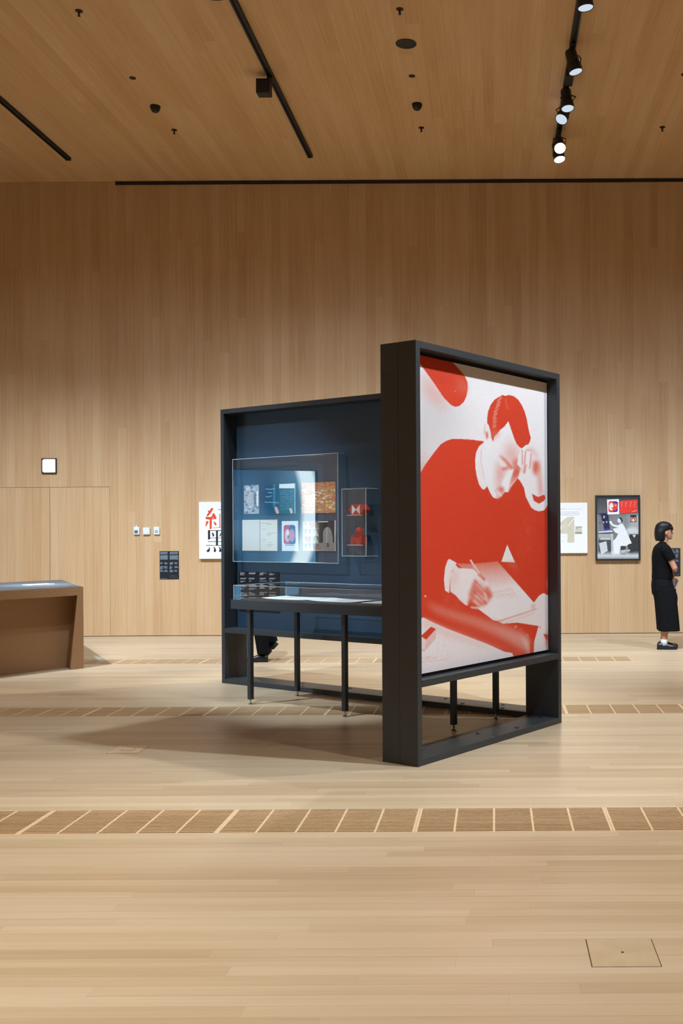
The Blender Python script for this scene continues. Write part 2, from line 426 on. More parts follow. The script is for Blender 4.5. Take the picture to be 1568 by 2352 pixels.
ceiling = tag(boxes('ceiling', [(XL - 0.2, XR + 0.2, YF - 0.2, 9.3, ZC, ZC + 0.3), (XL - 0.2, -7.6, 9.3, D + 0.3, ZC, ZC + 0.3), (3.65, XR + 0.2, 9.3, D + 0.3, ZC, ZC + 0.3), (-7.6, 3.65, 9.3, D + 0.3, ZC + 0.022, ZC + 0.3)], M['ceilwood2']),
              'timber board ceiling', None, None, 'structure')
for i in range(90):
    x0 = -7.6 + i * 0.125; c = random.uniform(10.2, 13.8)
    ys = [9.3, c, D + 0.02]
    for a, b in zip(ys[:-1], ys[1:]):
        piece('board', x0 + 0.0004, x0 + 0.1246, a + 0.0004, b - 0.0004, ZC + random.uniform(0, 0.0008), ZC + 0.021, M['ceilwood'], ceiling)

OY0, OY1, OZ = 8.02, 10.6, 2.5                           # opening in the left wall to the video room
tag(boxes('wall_left', [(XL - 0.2, XL, YF - 0.2, OY0, 0, ZC), (XL - 0.2, XL, OY1, D + 0.3, 0, ZC), (XL - 0.2, XL, OY0, OY1, OZ, ZC)], M['sidewood']), 'left timber wall with an opening', None, None, 'structure')
tag(boxes('wall_right', [(XR, XR + 0.2, YF - 0.2, D + 0.3, 0, ZC)], M['sidewood']), 'right timber wall', None, None, 'structure')
tag(boxes('wall_front', [(XL - 0.2, XR + 0.2, YF - 0.2, YF, 0, ZC)], M['frontwood']), 'timber wall behind the viewer', None, None, 'structure')
tag(boxes('trim_2', [(XL - 0.21, XL + 0.012, OY0 - 0.09, OY0, 0, OZ + 0.12), (XL - 0.21, XL + 0.012, OY1, OY1 + 0.09, 0, OZ + 0.12), (XL - 0.21, XL + 0.012, OY0, OY1, OZ, OZ + 0.12)],
          plain('painted_casing', (0.6, 0.6, 0.52, 1), 0.5)), 'pale casing round the opening in the left wall', None, None, 'structure')
tag(boxes('wall_video_room', [(-13.2, -13, 5, 13, 0, 3.4), (-13, XL - 0.2, 5, 5.2, 0, 3.4), (-13, XL - 0.2, 12.8, 13, 0, 3.4), (-13.2, XL - 0.2, 5, 13, 3.4, 3.6)], plain('blue_grey_paint', (0.1, 0.14, 0.2, 1), 0.7)), 'dim walls of the video room beyond the opening', None, None, 'structure')
tag(boxes('floor_video_room', [(-13.2, XL, 5, 13, -0.15, 0)], plain('grey_carpet', (0.06, 0.07, 0.08, 1), 0.9)), 'dark floor of the video room', None, None, 'structure')
def screen_mat():
    m, nt, b = nmat('video_picture'); L = nt.links.new
    geo = nt.nodes.new('ShaderNodeNewGeometry'); sp = nt.nodes.new('ShaderNodeSeparateXYZ'); L(geo.outputs['Position'], sp.inputs[0])
    n = nt.nodes.new('ShaderNodeTexNoise'); n.inputs['Scale'].default_value = 0.9; n.inputs['Detail'].default_value = 1.5; L(geo.outputs['Position'], n.inputs['Vector'])
    # a white ribbon leaning over a blue field
    z = math_node(nt, 'SUBTRACT', sp.outputs[2], 1.9)
    bend = math_node(nt, 'MULTIPLY', math_node(nt, 'MULTIPLY', z, z), 0.22)
    y = math_node(nt, 'SUBTRACT', sp.outputs[1], math_node(nt, 'ADD', bend, 7.72))
    rib = math_node(nt, 'SUBTRACT', 1.0, math_node(nt, 'DIVIDE', math_node(nt, 'ABSOLUTE', y), 0.2), True)
    rib = math_node(nt, 'MULTIPLY', rib, 2.0, True)
    halo = math_node(nt, 'SUBTRACT', 1.0, math_node(nt, 'DIVIDE', math_node(nt, 'ABSOLUTE', y), 0.75), True)
    cr = nt.nodes.new('ShaderNodeValToRGB'); cr.color_ramp.elements[0].color = (0.015, 0.11, 0.26, 1); cr.color_ramp.elements[1].color = (0.3, 0.8, 1.4, 1)
    cr.color_ramp.elements[0].position = 0.38; cr.color_ramp.elements[1].position = 0.68
    L(n.outputs[0], cr.inputs[0])
    mx = nt.nodes.new('ShaderNodeMix'); mx.data_type = 'RGBA'; L(math_node(nt, 'MULTIPLY', halo, 0.35), mx.inputs[0]); L(cr.outputs[0], mx.inputs[6]); mx.inputs[7].default_value = (0.9, 2.2, 3.0, 1)
    mx2 = nt.nodes.new('ShaderNodeMix'); mx2.data_type = 'RGBA'; L(rib, mx2.inputs[0]); L(mx.outputs[2], mx2.inputs[6]); mx2.inputs[7].default_value = (3.2, 3.9, 4.2, 1)
    b.inputs['Base Color'].default_value = (0.01, 0.01, 0.01, 1)
    L(mx2.outputs[2], b.inputs['Emission Color']); b.inputs['Emission Strength'].default_value = 2.2
    return m
t = thing('video_wall', 'large blue and white video wall in the side room', 'screen', (-11.0, 9.2, 0))
box('screen', -0.03, 0.0, -2.4, 2.4, 0.25, 2.75, screen_mat(), t); box('bezel', -0.12, -0.031, -2.45, 2.45, 0.0, 2.8, M['black'], t)

# ------------------------------------------------------------------ floor grilles and hatches
bm = bmesh.new(); pitch = 0.435 / 17
for k in range(17): b_box(bm, 0.012, GML - 0.012, 0.008 + k * pitch + 0.004, 0.008 + k * pitch + 0.0185, -0.03, -0.001)
SLATS = to_mesh(bm, 'slats'); SLATS.materials.append(M['grille'])
bm = bmesh.new()
for a in ((0.0005, 0.0125, 0.0, 0.45, -0.035, 0.0), (GML - 0.0125, GML - 0.0005, 0.0, 0.45, -0.035, 0.0), (0.0125, GML - 0.0125, 0.0, 0.007, -0.035, 0.0), (0.0125, GML - 0.0125, 0.443, 0.45, -0.035, 0.0)): b_box(bm, *a)
GFRAME = to_mesh(bm, 'frame'); GFRAME.materials.append(M['grille_light'])
bm = bmesh.new(); b_box(bm, -0.0055, 0.0055, 0.007, 0.443, -0.03, 0.0002); GDIV = to_mesh(bm, 'divider'); GDIV.materials.append(M['grille_light'])
for (ys, ks, lab, grp) in ((G1, range(-2, 4), 'slatted timber floor grille in the strip in front of the poster frame', 'floor grilles in front of the poster frame'),
                           (G2, range(-4, 5), 'slatted timber floor grille in the strip running under the display table', 'floor grilles under the display table'),
                           (G3, range(-3, 4), 'slatted timber floor grille in the strip between the blue panel and the timber wall', 'floor grilles behind the blue panel')):
    sy = (ys[1] - ys[0]) / 0.45
    for k in ks:
        t = thing('floor_grille', lab, 'floor grille', (GM0 + k * GML, ys[0], 0), None, grp); t.scale = (1, sy, 1)
        link('frame', GFRAME, None, t); s = link('slats', SLATS, None, t); s['kind'] = 'stuff'
        for j in range(1, 5): link('divider', GDIV, None, t, (GML * j / 5, 0, 0))
t = thing('floor_hatch', 'square timber floor hatch lid with dark gaps and a small finger hole', 'floor hatch', (0.445, 3.673, 0))
box('rim', -0.121, 0.121, -0.121, 0.121, 0.0, 0.0007, M['gap'], t); box('lid', -0.1175, 0.1175, -0.12, 0.12, 0.0007, 0.0015, plain('worn_oak', srgb(186, 166, 132), 0.45, noise=0.12, scale=9), t, 0.0003)
lathe('finger_hole', [(0.006, 0.0015), (0.006, 0.0018)], M['black'], t, 12)
t = thing('floor_box', 'timber floor socket lid with a round cap', 'floor box', (-2.535, 7.157, 0))
box('rim', -0.108, 0.108, -0.124, 0.124, 0.0, 0.0007, M['gap'], t); box('lid', -0.106, 0.106, -0.122, 0.122, 0.0007, 0.0015, M['grille_light'], t, 0.0003)
lathe('cap_ring', [(0.05, 0.0015), (0.05, 0.002)], M['gap'], t, 24); lathe('cap', [(0.047, 0.002), (0.047, 0.0026)], M['grille_light'], t, 24)

# ------------------------------------------------------------------ ceiling fittings
TRK_END = [13.95, 13.9, 13.9, 13.9, 7.6]
for k, x in enumerate(TRACKS):
    t = thing('lighting_track', ['black lighting track with bare end nearest the concealed door', 'black lighting track carrying one square floodlight box', 'black lighting track carrying the row of lit spotlights', 'black lighting track beyond the standing visitor', 'short black lighting track added out of view for the poster spotlight'][k], 'lighting track', (x, 0, ZC))
    boxes('rail', [(-0.032, -0.014, YF + 1 if k < 4 else 3.0, TRK_END[k], -0.042, 0), (0.014, 0.032, YF + 1 if k < 4 else 3.0, TRK_END[k], -0.042, 0), (-0.014, 0.014, YF + 1 if k < 4 else 3.0, TRK_END[k], -0.02, 0)], M['black'], t)
    box('end_cap', -0.034, 0.034, TRK_END[k], TRK_END[k] + 0.03, -0.045, 0, M['black'], t)
t = thing('track_floodlight', 'square black floodlight box hung on the lighting track', 'floodlight', (TRACKS[1], 11.47, ZC - 0.042))
box('adapter', -0.03, 0.03, -0.07, 0.07, -0.03, 0, M['black'], t); box('housing', -0.15, 0.0, -0.07, 0.07, -0.19, -0.03, M['black'], t, 0.006)
box('lens_plate', -0.13, -0.02, 0.0705, 0.074, -0.17, -0.05, plain('lit_plate', (0.8, 0.8, 0.8, 1), 0.3, emit=(0.9, 0.95, 1, 1), estr=2.0), t)
l = bpy.data.lights.new('lamp', 'SPOT'); l.energy = FLOOD[3]; l.spot_size = math.radians(FLOOD[4]); l.spot_blend = FLOOD[5]; l.color = FLOOD[6]; l.shadow_soft_size = 0.04
lo = bpy.data.objects.new('lamp', l); COL.objects.link(lo); lo.parent = t
lp = Vector((-0.075, 0.13, -0.15)); lo.matrix_local = Matrix.Translation(lp) @ (Vector(FLOOD[2]) - (Vector((TRACKS[1], 11.47, ZC - 0.042)) + lp)).to_track_quat('-Z', 'Y').to_matrix().to_4x4()
LENS = plain('lit_lens', (0.03, 0.03, 0.03, 1), 0.4, emit=(0.72, 0.86, 1.0, 1), estr=0.75)
LENS_HOT = plain('hot_lit_lens', (0.03, 0.03, 0.03, 1), 0.4, emit=(0.95, 0.98, 1.0, 1), estr=14)
def spot(i, x, y, aim, watts, cone, blend, col):
    hot = x == TRACKS[2] and y > 12.9
    base = Vector((x, y, ZC - 0.042)); piv = base + Vector((0.0, 0, -0.16)); d = (Vector(aim) - piv).normalized()
    k = TRACKS.index(x); name = ['track nearest the concealed door', 'track that carries the square floodlight', 'track above the red poster frame', 'track beyond the standing visitor', 'short added track facing the red poster'][k]
    lab = 'black cylindrical spotlight with lit lens on the ' + name
    if hot: lab = 'spotlight with a glaring white lens at the wall end of its track'
    elif k == 2 and 9.3 < y: lab = 'black spotlight with pale lit lens hanging from the ' + name
    t = thing('track_spotlight', lab, 'spotlight', base, None, lab)
    box('adapter', -0.022, 0.022, -0.085, 0.085, -0.025, 0, M['black'], t, 0.003)
    bm = bmesh.new(); b_tube(bm, [(0, 0, -0.025), (0, 0, -0.08)], 0.013, 10); link('stem', to_mesh(bm, 'stem'), M['black'], t)
    up = Vector((0, 0, 1)); ay = d; ax = ay.cross(up).normalized(); az = ax.cross(ay)
    rot = Matrix((ax, ay, az)).transposed().to_4x4()
    h = thing('head', None, None); h.parent = t; h.matrix_local = Matrix.Translation((0, 0, -0.16)) @ rot @ Matrix.Scale(1.18, 4)
    bm = bmesh.new(); b_rings(bm, [ring((0, yy, 0), r, r, 20, 2, Vector((1, 0, 0)), Vector((0, 0, 1))) for yy, r in ((-0.1, 0.045), (-0.09, 0.05), (0.02, 0.052), (0.03, 0.06), (0.1, 0.064), (0.1, 0.06), (0.092, 0.058))])
    o = link('body', to_mesh(bm, 'body', True), M['black'], h); autosmooth(o)
    bm = bmesh.new(); b_rings(bm, [ring((0, yy, 0), 0.0575, 0.0575, 20, 2, Vector((1, 0, 0)), Vector((0, 0, 1))) for yy in (0.094, 0.0975)]); link('lens', to_mesh(bm, 'lens'), LENS_HOT if hot else LENS, h)
    bm = bmesh.new(); b_tube(bm, [(-0.066, 0, 0), (-0.066, 0, 0.06), (0, 0, 0.072), (0.066, 0, 0.06), (0.066, 0, 0)], 0.006, 6); link('yoke', to_mesh(bm, 'yoke'), M['black'], h)
    l = bpy.data.lights.new('lamp', 'SPOT'); l.energy = watts; l.spot_size = math.radians(cone); l.spot_blend = blend; l.color = col; l.shadow_soft_size = 0.04
    lo = bpy.data.objects.new('lamp', l); COL.objects.link(lo); lo.parent = h
    lo.matrix_local = Matrix.Translation((0, 0.115, 0)) @ Matrix.Rotation(PI / 2, 4, 'X')
for i, s in enumerate(SPOTS): spot(i, *s)
for x, y, hl in ((TRACKS[2], 11.42, 'slim'),):
    t = thing('track_power_box', 'narrow black power box clipped to the spotlight track', 'track box', (x, y, ZC - 0.042))
    box('housing', -0.03, 0.05, -0.13, 0.13, -0.08, 0, M['black'], t, 0.004); box('clip', -0.02, 0.02, -0.15, 0.15, -0.012, 0, M['black'], t)
def sprinkler(x, y):
    t = thing('sprinkler', 'small sprinkler head on the timber ceiling', 'sprinkler', (x, y, ZC), None, 'ceiling sprinklers')
    lathe('rosette', [(0.036, 0), (0.036, -0.006), (0.014, -0.012)], M['bronze'], t, 16); lathe('nozzle', [(0.01, -0.012), (0.01, -0.045), (0.004, -0.05)], M['bronze'], t, 10); lathe('deflector', [(0.016, -0.05), (0.016, -0.053)], M['bronze'], t, 12)
M['bronze'] = plain('dark_bronze', (0.05, 0.03, 0.015, 1), 0.4, 0.6)
for p in ((-4.0, 10.05), (-4.0, 13.04), (-0.89, 10.05), (-0.89, 13.01), (2.14, 13.04)): sprinkler(*p)
for x, y in ((-4.0, 11.54), (-0.89, 11.53), (2.14, 11.53)):
    t = thing('ceiling_sensor', 'small flat dark sensor disc on the timber ceiling', 'sensor', (x, y, ZC), None, 'small ceiling sensor discs')
    lathe('ring', [(0.036, 0), (0.036, -0.006), (0.03, -0.008)], M['bronze'], t, 20); lathe('disc', [(0.026, -0.008), (0.02, -0.012)], M['black'], t, 16)
for x, y in ((-4.0, 12.31), (-0.89, 12.29)):
    t = thing('dome_detector', 'black dome detector on the timber ceiling', 'detector', (x, y, ZC), None, 'black ceiling dome detectors')
    lathe('base', [(0.06, 0), (0.06, -0.018)], M['black'], t, 24); lathe('dome', [(0.055, -0.018), (0.052, -0.045), (0.035, -0.07), (0.01, -0.08)], M['black'], t, 20)
t = thing('ceiling_speaker', 'large round black speaker grille in the ceiling', 'speaker', (-0.89, 10.765, ZC))
lathe('rim', [(0.108, 0), (0.108, -0.006), (0.1, -0.01)], M['black'], t, 32); lathe('grille', [(0.099, -0.006), (0.099, -0.009)], plain('black_mesh', (0.015, 0.015, 0.015, 1), 0.8, noise=0.4, scale=300), t, 32)
# ------------------------------------------------------------------ poster frame (local x = along the face, y = into the frame, z up)
def frame_thing(name, label, cat, width, base, ax, back):
    t = thing(name, label, cat, base, (ax, back, UP))
    W_, Dp = width, PT
    for x0 in (0, W_ - TK):
        p = box('post', x0, x0 + TK, 0, Dp / 2 - 0.0006, 0, PH, M['frame'], t, 0.0015); box('post', x0, x0 + TK, Dp / 2 + 0.0006, Dp, 0, PH, M['frame'], t, 0.0015)
    for z0 in (0, 0.5, PH - TK):
        box('rail', TK, W_ - TK, 0.0, Dp / 2 - 0.0006, z0, z0 + TK, M['frame'], t, 0.0015); box('rail', TK, W_ - TK, Dp / 2 + 0.0006, Dp, z0 - (0 if z0 != 0 else 0), z0 + TK - (0.006 if z0 == 0 else 0), M['frame'], t, 0.0015)
    return t
def bolts(t, pts, z):
    for x, y in pts:
        lathe('bolt', [(0.016, z), (0.016, z + 0.003), (0.013, z + 0.006)], M['frame'], t, 14, None).location = (x, y, 0)
pf = frame_thing('poster_frame', 'freestanding charcoal steel frame holding a large red and white portrait poster', 'poster frame', PW, uv(0, 0), E2, -E1)
bolts(pf, [(0.06, 0.05), (0.95, 0.05), (1.25, 0.06)], TK); bolts(pf, [(0.95, 0.2), (1.68, 0.12), (0.3, 0.2)], TK - 0.006)
QV0, QV1, QZ0, QZ1, QU = 0.05, 1.745, 0.568, 2.642, 0.087
box('liner', TK, PW - TK, QU + 0.012, QU + 0.03, 0.546, PH - TK, M['black'], pf)
pan = box('poster_panel', QV0, QV1, QU, QU + 0.012, QZ0, QZ1, plain('poster_board', (0.7, 0.7, 0.7, 1), 0.6), pf)
box('back_board', TK, PW - TK, QU + 0.031, QU + 0.05, 0.546, PH - TK, M['panel'], pf)
S = 310 / 1568.0
fo = uv(-QU, QV0, QZ0)
fA = plane_fn(fo, E2, E1, QV1 - QV0, QZ1 - QZ0, 960, 800, S); fB = plane_fn(fo, E2, E1, QV1 - QV0, QZ1 - QZ0, 960, 1180, S)
def poster_art():
    c = Canvas(300, 500, (0, 0, 0), fA)
    t = lambda v: (255 * v,) * 3
    c.a[:] = 0.97
    P, Lx, El = c.poly, c.line, c.ell
    # lamp
    P([(60, 330), (140, 380), (340, 640), (300, 690), (180, 600), (60, 480)], t(0.45), 0.8, 26)
    P([(-260, -260), (-100, 20), (30, 190), (100, 290), (200, 430), (300, 580), (380, 660), (430, 684), (480, 672), (530, 625), (560, 560), (575, 470), (572, 400), (545, 330), (480, 250), (380, 145), (300, 30), (200, -260)], t(0.03))
    El((495, 430), 50, 90, t(0.3), 0.7, 16, -0.3); El((430, 500), 6, 6, t(0.8), 1, 1); El((550, 470), 12, 60, t(0.35), 0.7, 8)
    # sweater
    P([(-500, 2600), (-300, 1700), (-80, 1560), (30, 1450), (80, 1360), (180, 1220), (260, 1120), (320, 1080), (390, 1055), (500, 1055), (640, 1065), (755, 1082), (900, 1200), (1100, 1480), (1150, 1508), (1190, 1550), (1230, 1630), (1245, 1720), (1290, 1810), (1310, 1850), (1350, 1880), (1400, 1895), (1460, 1880), (1495, 1830), (1515, 1800), (1700, 1780), (1700, 5000), (-500, 5000)], t(0.02))
    c.put(c.mask(c.P([(-200, 1500), (150, 1300), (200, 1900), (100, 2600), (-200, 2600)])), t(0.0), 0.5, 40)
    for k in range(9): El((80 + random.uniform(-25, 25), 1500 + 60 * k), 12, 40, t(0.12), 0.5, 10)
    # collar and face
    P([(770, 1085), (705, 1140), (672, 1210), (660, 1300), (665, 1400), (680, 1490), (705, 1580), (740, 1635), (768, 1642), (800, 1605), (780, 1520), (755, 1400), (745, 1280), (755, 1180), (785, 1110)], t(0.95))
    P([(790, 1050), (850, 950), (1040, 840), (1080, 900), (1110, 1050), (1150, 1130), (1195, 1170), (1150, 1300), (1190, 1380), (1175, 1440), (1150, 1510), (1100, 1580), (1055, 1640), (1040, 1675), (1010, 1670), (985, 1690), (970, 1720), (920, 1750), (870, 1735), (835, 1680), (800, 1600), (770, 1500), (745, 1380), (728, 1250), (750, 1120)], t(0.98))
    Lx((735, 1180), (728, 1300), 5, t(0.5), 0.8, 1); Lx((728, 1300), (770, 1520), 5, t(0.6), 0.8, 1)
    P([(780, 880), (762, 950), (770, 1030), (792, 1080), (835, 1040), (832, 960), (805, 890)], t(0.95)); P([(786, 965), (806, 975), (812, 1030), (795, 1060), (785, 1020)], t(0.15), 0.9, 3); Lx((775, 885), (764, 1000), 5, t(0.35), 0.8, 1)
    # face shading
    P([(1010, 1130), (1090, 1100), (1180, 1180), (1150, 1330), (1100, 1400), (1000, 1290)], t(0.45), 0.55, 22)
    P([(915, 1300), (960, 1380), (1010, 1430), (965, 1520), (950, 1640), (915, 1640)], t(0.35), 0.7, 16)
    P([(940, 1240), (1010, 1290), (1110, 1405), (1075, 1405), (1010, 1320), (955, 1270)], t(0.1), 0.95, 5)
    P([(930, 1270), (960, 1290), (1010, 1360), (990, 1390), (955, 1370)], t(0.95), 0.9, 4)
    P([(955, 1375), (990, 1395), (1050, 1375), (1045, 1400), (985, 1420)], t(0.15), 0.9, 4)
    P([(1090, 1300), (1160, 1270), (1195, 1380), (1170, 1450), (1150, 1510), (1080, 1590), (1060, 1630), (1060, 1540), (1100, 1420)], t(0.42), 0.9, 6)
    P([(1090, 1440), (1130, 1400), (1180, 1400), (1165, 1480), (1110, 1500)], t(0.12), 0.85, 8)
    P([(965, 1600), (985, 1530), (1040, 1440), (1100, 1400), (1110, 1410), (1070, 1520), (1045, 1640), (1015, 1665), (985, 1640)], t(0.99), 1, 2)
    P([(915, 1620), (975, 1610), (1000, 1650), (985, 1690), (950, 1660)], t(0.12), 0.8, 6); Lx((890, 1640), (930, 1720), 8, t(0.5), 0.8, 2); Lx((905, 1625), (975, 1700), 7, t(0.3), 0.8, 2); P([(900, 1720), (960, 1720), (990, 1690), (960, 1745), (915, 1752)], t(0.3), 0.7, 4)
    P([(1040, 1680), (1060, 1600), (1075, 1600), (1060, 1660)], t(0.55), 0.9, 2)
    # hair
    P([(800, 820), (810, 740), (840, 660), (885, 600), (930, 570), (975, 545), (1010, 555), (1050, 545), (1110, 560), (1160, 600), (1200, 660), (1235, 740), (1260, 830), (1275, 920), (1290, 990), (1305, 1040), (1295, 1085), (1270, 1130), (1220, 1165), (1180, 1155), (1140, 1110), (1110, 1040), (1080, 950), (1045, 850), (1000, 910), (950, 950), (920, 990), (880, 1030), (870, 1090), (850, 1040), (840, 970), (820, 900), (800, 870)], t(0.03))
    P([(850, 960), (930, 950), (950, 990), (880, 1060), (850, 1030)], t(0.45), 0.6, 10)
    for k in range(26):
        y = 575 + k * 14; x = 955 - 70 * math.sin(min(1, k / 20) * PI * 0.5) + random.uniform(-12, 12); Lx((x - 18, y), (x + 20, y - 10 + random.uniform(-6, 10)), 7, t(0.85), 0.75, 1)
    Lx((1015, 590), (1022, 660), 8, t(0.45), 0.8, 2); Lx((1022, 660), (1052, 712), 7, t(0.55), 0.8, 2); El((1195, 1065), 18, 14, t(0.2), 0.5, 6)
    # hand on the brow
    P([(1195, 1172), (1240, 1130), (1310, 1105), (1360, 1150), (1405, 1230), (1412, 1350), (1425, 1480), (1445, 1570), (1465, 1690), (1440, 1715), (1390, 1727), (1330, 1700), (1312, 1740), (1300, 1815), (1290, 1812), (1245, 1720), (1225, 1610), (1160, 1510), (1190, 1400), (1150, 1345), (1158, 1250)], t(0.97))
    P([(1330, 1320), (1395, 1310), (1405, 1400), (1370, 1480), (1330, 1440)], t(0.08), 0.85, 9); P([(1375, 1330), (1410, 1330), (1450, 1700), (1400, 1720)], t(0.45), 0.7, 10)
    for a, b in (((1205, 1180), (1208, 1350)), ((1245, 1195), (1225, 1450)), ((1312, 1225), (1290, 1400)), ((1250, 1180), (1320, 1190)), ((1255, 1350), (1230, 1460))): Lx(a, b, 9, t(0.2), 0.85, 2)
    P([(1260, 1150), (1320, 1150), (1395, 1220), (1380, 1290), (1320, 1240)], t(0.7), 0.6, 8); P([(1185, 1370), (1215, 1380), (1215, 1460), (1180, 1420)], t(0.6), 0.4, 5)
    P([(1318, 1690), (1390, 1727), (1462, 1700), (1476, 1740), (1455, 1780), (1400, 1806), (1340, 1772)], t(0.06))
    P([(1310, 1745), (1340, 1772), (1400, 1806), (1470, 1765), (1496, 1805), (1485, 1850), (1450, 1885), (1400, 1893), (1350, 1870), (1310, 1830)], t(0.97))
    # lower half
    c.fn = fB
    for k in range(40): El((1290 + random.uniform(-160, 60), random.uniform(0, 480)), 10, random.uniform(10, 50), t(0.2), 0.25, 5)
    for k in range(8): El((135 + random.uniform(-20, 20), 200 + k * 22), 9, 16, t(0.2), 0.25, 4)
    P([(1032, 358), (964, 556), (1124, 566), (1085, 480)], t(0.97)); P([(1000, 575), (1128, 570), (1175, 660), (1100, 630)], t(0.3), 0.6, 8)
    pm = c.mask(c.P([(440, 575), (650, 580), (920, 550), (1340, 1030), (1372, 1100), (930, 1247), (870, 1235), (680, 1090), (640, 900), (600, 700)]))
    p0, p1 = c.P([(800, 560)])[0][1], c.P([(800, 1050)])[0][1]
    g = np.clip((p0 - np.arange(c.h)) / (p0 - p1), 0, 1)[:, None]; tone = 0.3 + 0.66 * np.minimum(1, g * 1.55) ** 0.8
    c.a = c.a * (1 - pm[..., None]) + (tone * np.ones((1, c.w)))[..., None] * pm[..., None]
    for k in range(13): Lx((800 + 9 * k, 770 + 18 * k), (1010 + 13 * k, 755 + 18 * k), 4, t(0.6), 0.45, 1)
    Lx((840, 920), (1100, 870), 8, t(0.5), 0.5, 3); Lx((870, 960), (1130, 925), 7, t(0.55), 0.5, 3)
    P([(1340, 1030), (1400, 950), (1450, 920), (1500, 945), (1700, 800), (1700, 1450), (1450, 1392), (1420, 1320), (1385, 1300), (1150, 1262), (985, 1277), (930, 1250), (1370, 1100)], t(0.92))
    Lx((930, 1248), (1370, 1104), 9, t(0.3), 0.8, 2); Lx((1010, 1270), (1350, 1150), 6, t(0.5), 0.6, 2); P([(1480, 780), (1515, 760), (1515, 860), (1485, 870)], t(0.3), 0.8, 3); P([(1300, 1060), (1350, 1040), (1360, 1095), (1320, 1110)], t(0.7), 0.8, 4)
    P([(360, 522), (447, 570), (395, 670), (370, 800), (360, 920), (312, 890), (300, 760), (315, 620), (340, 548)], t(0.95))
    P([(430, 590), (470, 630), (640, 640), (690, 690), (750, 750), (800, 790), (865, 900), (860, 965), (825, 1000), (780, 1065), (700, 1080), (640, 1040), (605, 1020), (575, 1068), (540, 1052), (480, 1000), (440, 950), (372, 900), (372, 820), (388, 700)], t(0.94))
    P([(400, 640), (470, 660), (430, 800), (400, 900), (372, 880)], t(0.55), 0.5, 16)
    P([(650, 760), (720, 800), (800, 880), (860, 960), (780, 1060), (690, 1080), (630, 1040), (590, 1040), (590, 920)], t(0.3), 0.85, 6)
    for a, b, wd in (((680, 790), (770, 885), 46), ((665, 935), (765, 1010), 44), ((640, 1005), (705, 1070), 34), ((700, 700), (790, 810), 50), ((770, 900), (800, 1020), 30)): Lx(a, b, wd, t(0.85), 0.85, 4)
    for a, b in (((655, 772), (832, 955)), ((640, 898), (800, 1048)), ((600, 1000), (705, 1085)), ((690, 700), (775, 775))): Lx(a, b, 12, t(0.08), 0.8, 2)
    P([(770, 850), (810, 840), (862, 930), (855, 965), (820, 965)], t(0.25), 0.8, 6); P([(575, 1000), (640, 1040), (690, 1085), (670, 1100), (600, 1070), (575, 1075)], t(0.1), 0.8, 5)
    P([(597, 540), (612, 528), (640, 570), (720, 690), (705, 698), (640, 620)], t(0.85)); Lx((600, 545), (706, 700), 5, t(0.2), 0.8, 1); Lx((715, 690), (775, 765), 10, t(0.15), 0.9, 2); Lx((850, 975), (882, 1038), 7, t(0.92), 0.9, 1)
    El((85, 955), 12, 10, t(0.9), 1, 1); P([(320, 950), (345, 950), (345, 1040), (310, 1040)], t(0.35), 0.6, 8); P([(420, 990), (500, 1040), (520, 1080), (400, 1060)], t(0.2), 0.6, 10)
    P([(600, 1075), (690, 1085), (700, 1105), (620, 1095)], t(0.9), 1, 2)
    # drawing-board edge, papers on the table
    P([(60, 1015), (300, 1095), (700, 1205), (1000, 1295), (1220, 1390), (1300, 1480), (1300, 1625), (1250, 1625), (1040, 1480), (700, 1330), (350, 1200), (200, 1140)], t(0.45), 0.85, 12)
    P([(800, 1290), (1200, 1400), (1280, 1480), (1290, 1600), (1150, 1500)], t(0.62), 0.6, 18); P([(1180, 1400), (1270, 1450), (1300, 1600), (1270, 1620)], t(0.75), 0.7, 8)
    P([(300, 1230), (700, 1400), (1160, 1570), (1300, 1640), (1300, 1700), (900, 1640), (600, 1480)], t(0.2), 0.7, 12)
    P([(-500, 1000), (30, 1215), (60, 1200), (130, 1240), (330, 1330), (800, 1510), (1000, 1600), (1090, 1615), (1100, 1645), (1200, 1760), (30, 2000), (-500, 2100)], t(0.95))
    P([(60, 1205), (420, 1360), (700, 1480), (1000, 1600), (700, 1540), (300, 1420), (60, 1330)], t(0.8), 0.7, 8)
    P([(30, 1420), (150, 1310), (207, 1335), (95, 1460)], t(0.03)); P([(95, 1462), (207, 1338), (207, 1445), (80, 1592), (75, 1540)], t(0.75)); P([(30, 1425), (95, 1462), (78, 1590), (30, 1570)], t(0.88)); Lx((30, 1570), (75, 1590), 8, t(0.2), 0.8, 2)
    for k in range(10): Lx((250 + 60 * k, 1420 + 20 * k), (200 + 60 * k, 1700 + 10 * k), 3, t(0.75), 0.5, 1)
    P([(1392, 1308), (1425, 1330), (1452, 1395), (1475, 1450), (1520, 1480), (1520, 1660), (1335, 1660), (1340, 1500)], t(0.92)); P([(1470, 1380), (1520, 1400), (1520, 1600), (1480, 1520)], t(0.3), 0.7, 8); P([(1300, 1480), (1345, 1480), (1335, 1660), (1295, 1660)], t(0.12), 0.95, 2)
    El((1130, 1310), 12, 9, t(0.85), 0.9, 2); Lx((1250, 1390), (1280, 1420), 8, t(0.85), 0.8, 2); El((1185, 1335), 8, 6, t(0.6), 0.9, 2)
    for yy, x0, x1 in ((1690, 45, 235), (1722, 40, 335), (1668, 45, 160)):
        x = x0
        while x < x1: k = random.uniform(8, 26); Lx((x, yy - (x - 40) * 0.13), (x + k, yy - (x + k - 40) * 0.13), 6, t(0.55), 0.8, 1); x += k + 5
    v = np.clip(c.a[..., :1], 0, 1)
    red, wht = np.array([208, 58, 32]) / 255.0, np.array([234, 234, 236]) / 255.0
    c.a = red * (1 - v) + wht * v
    c.mottle(0.006, 1)
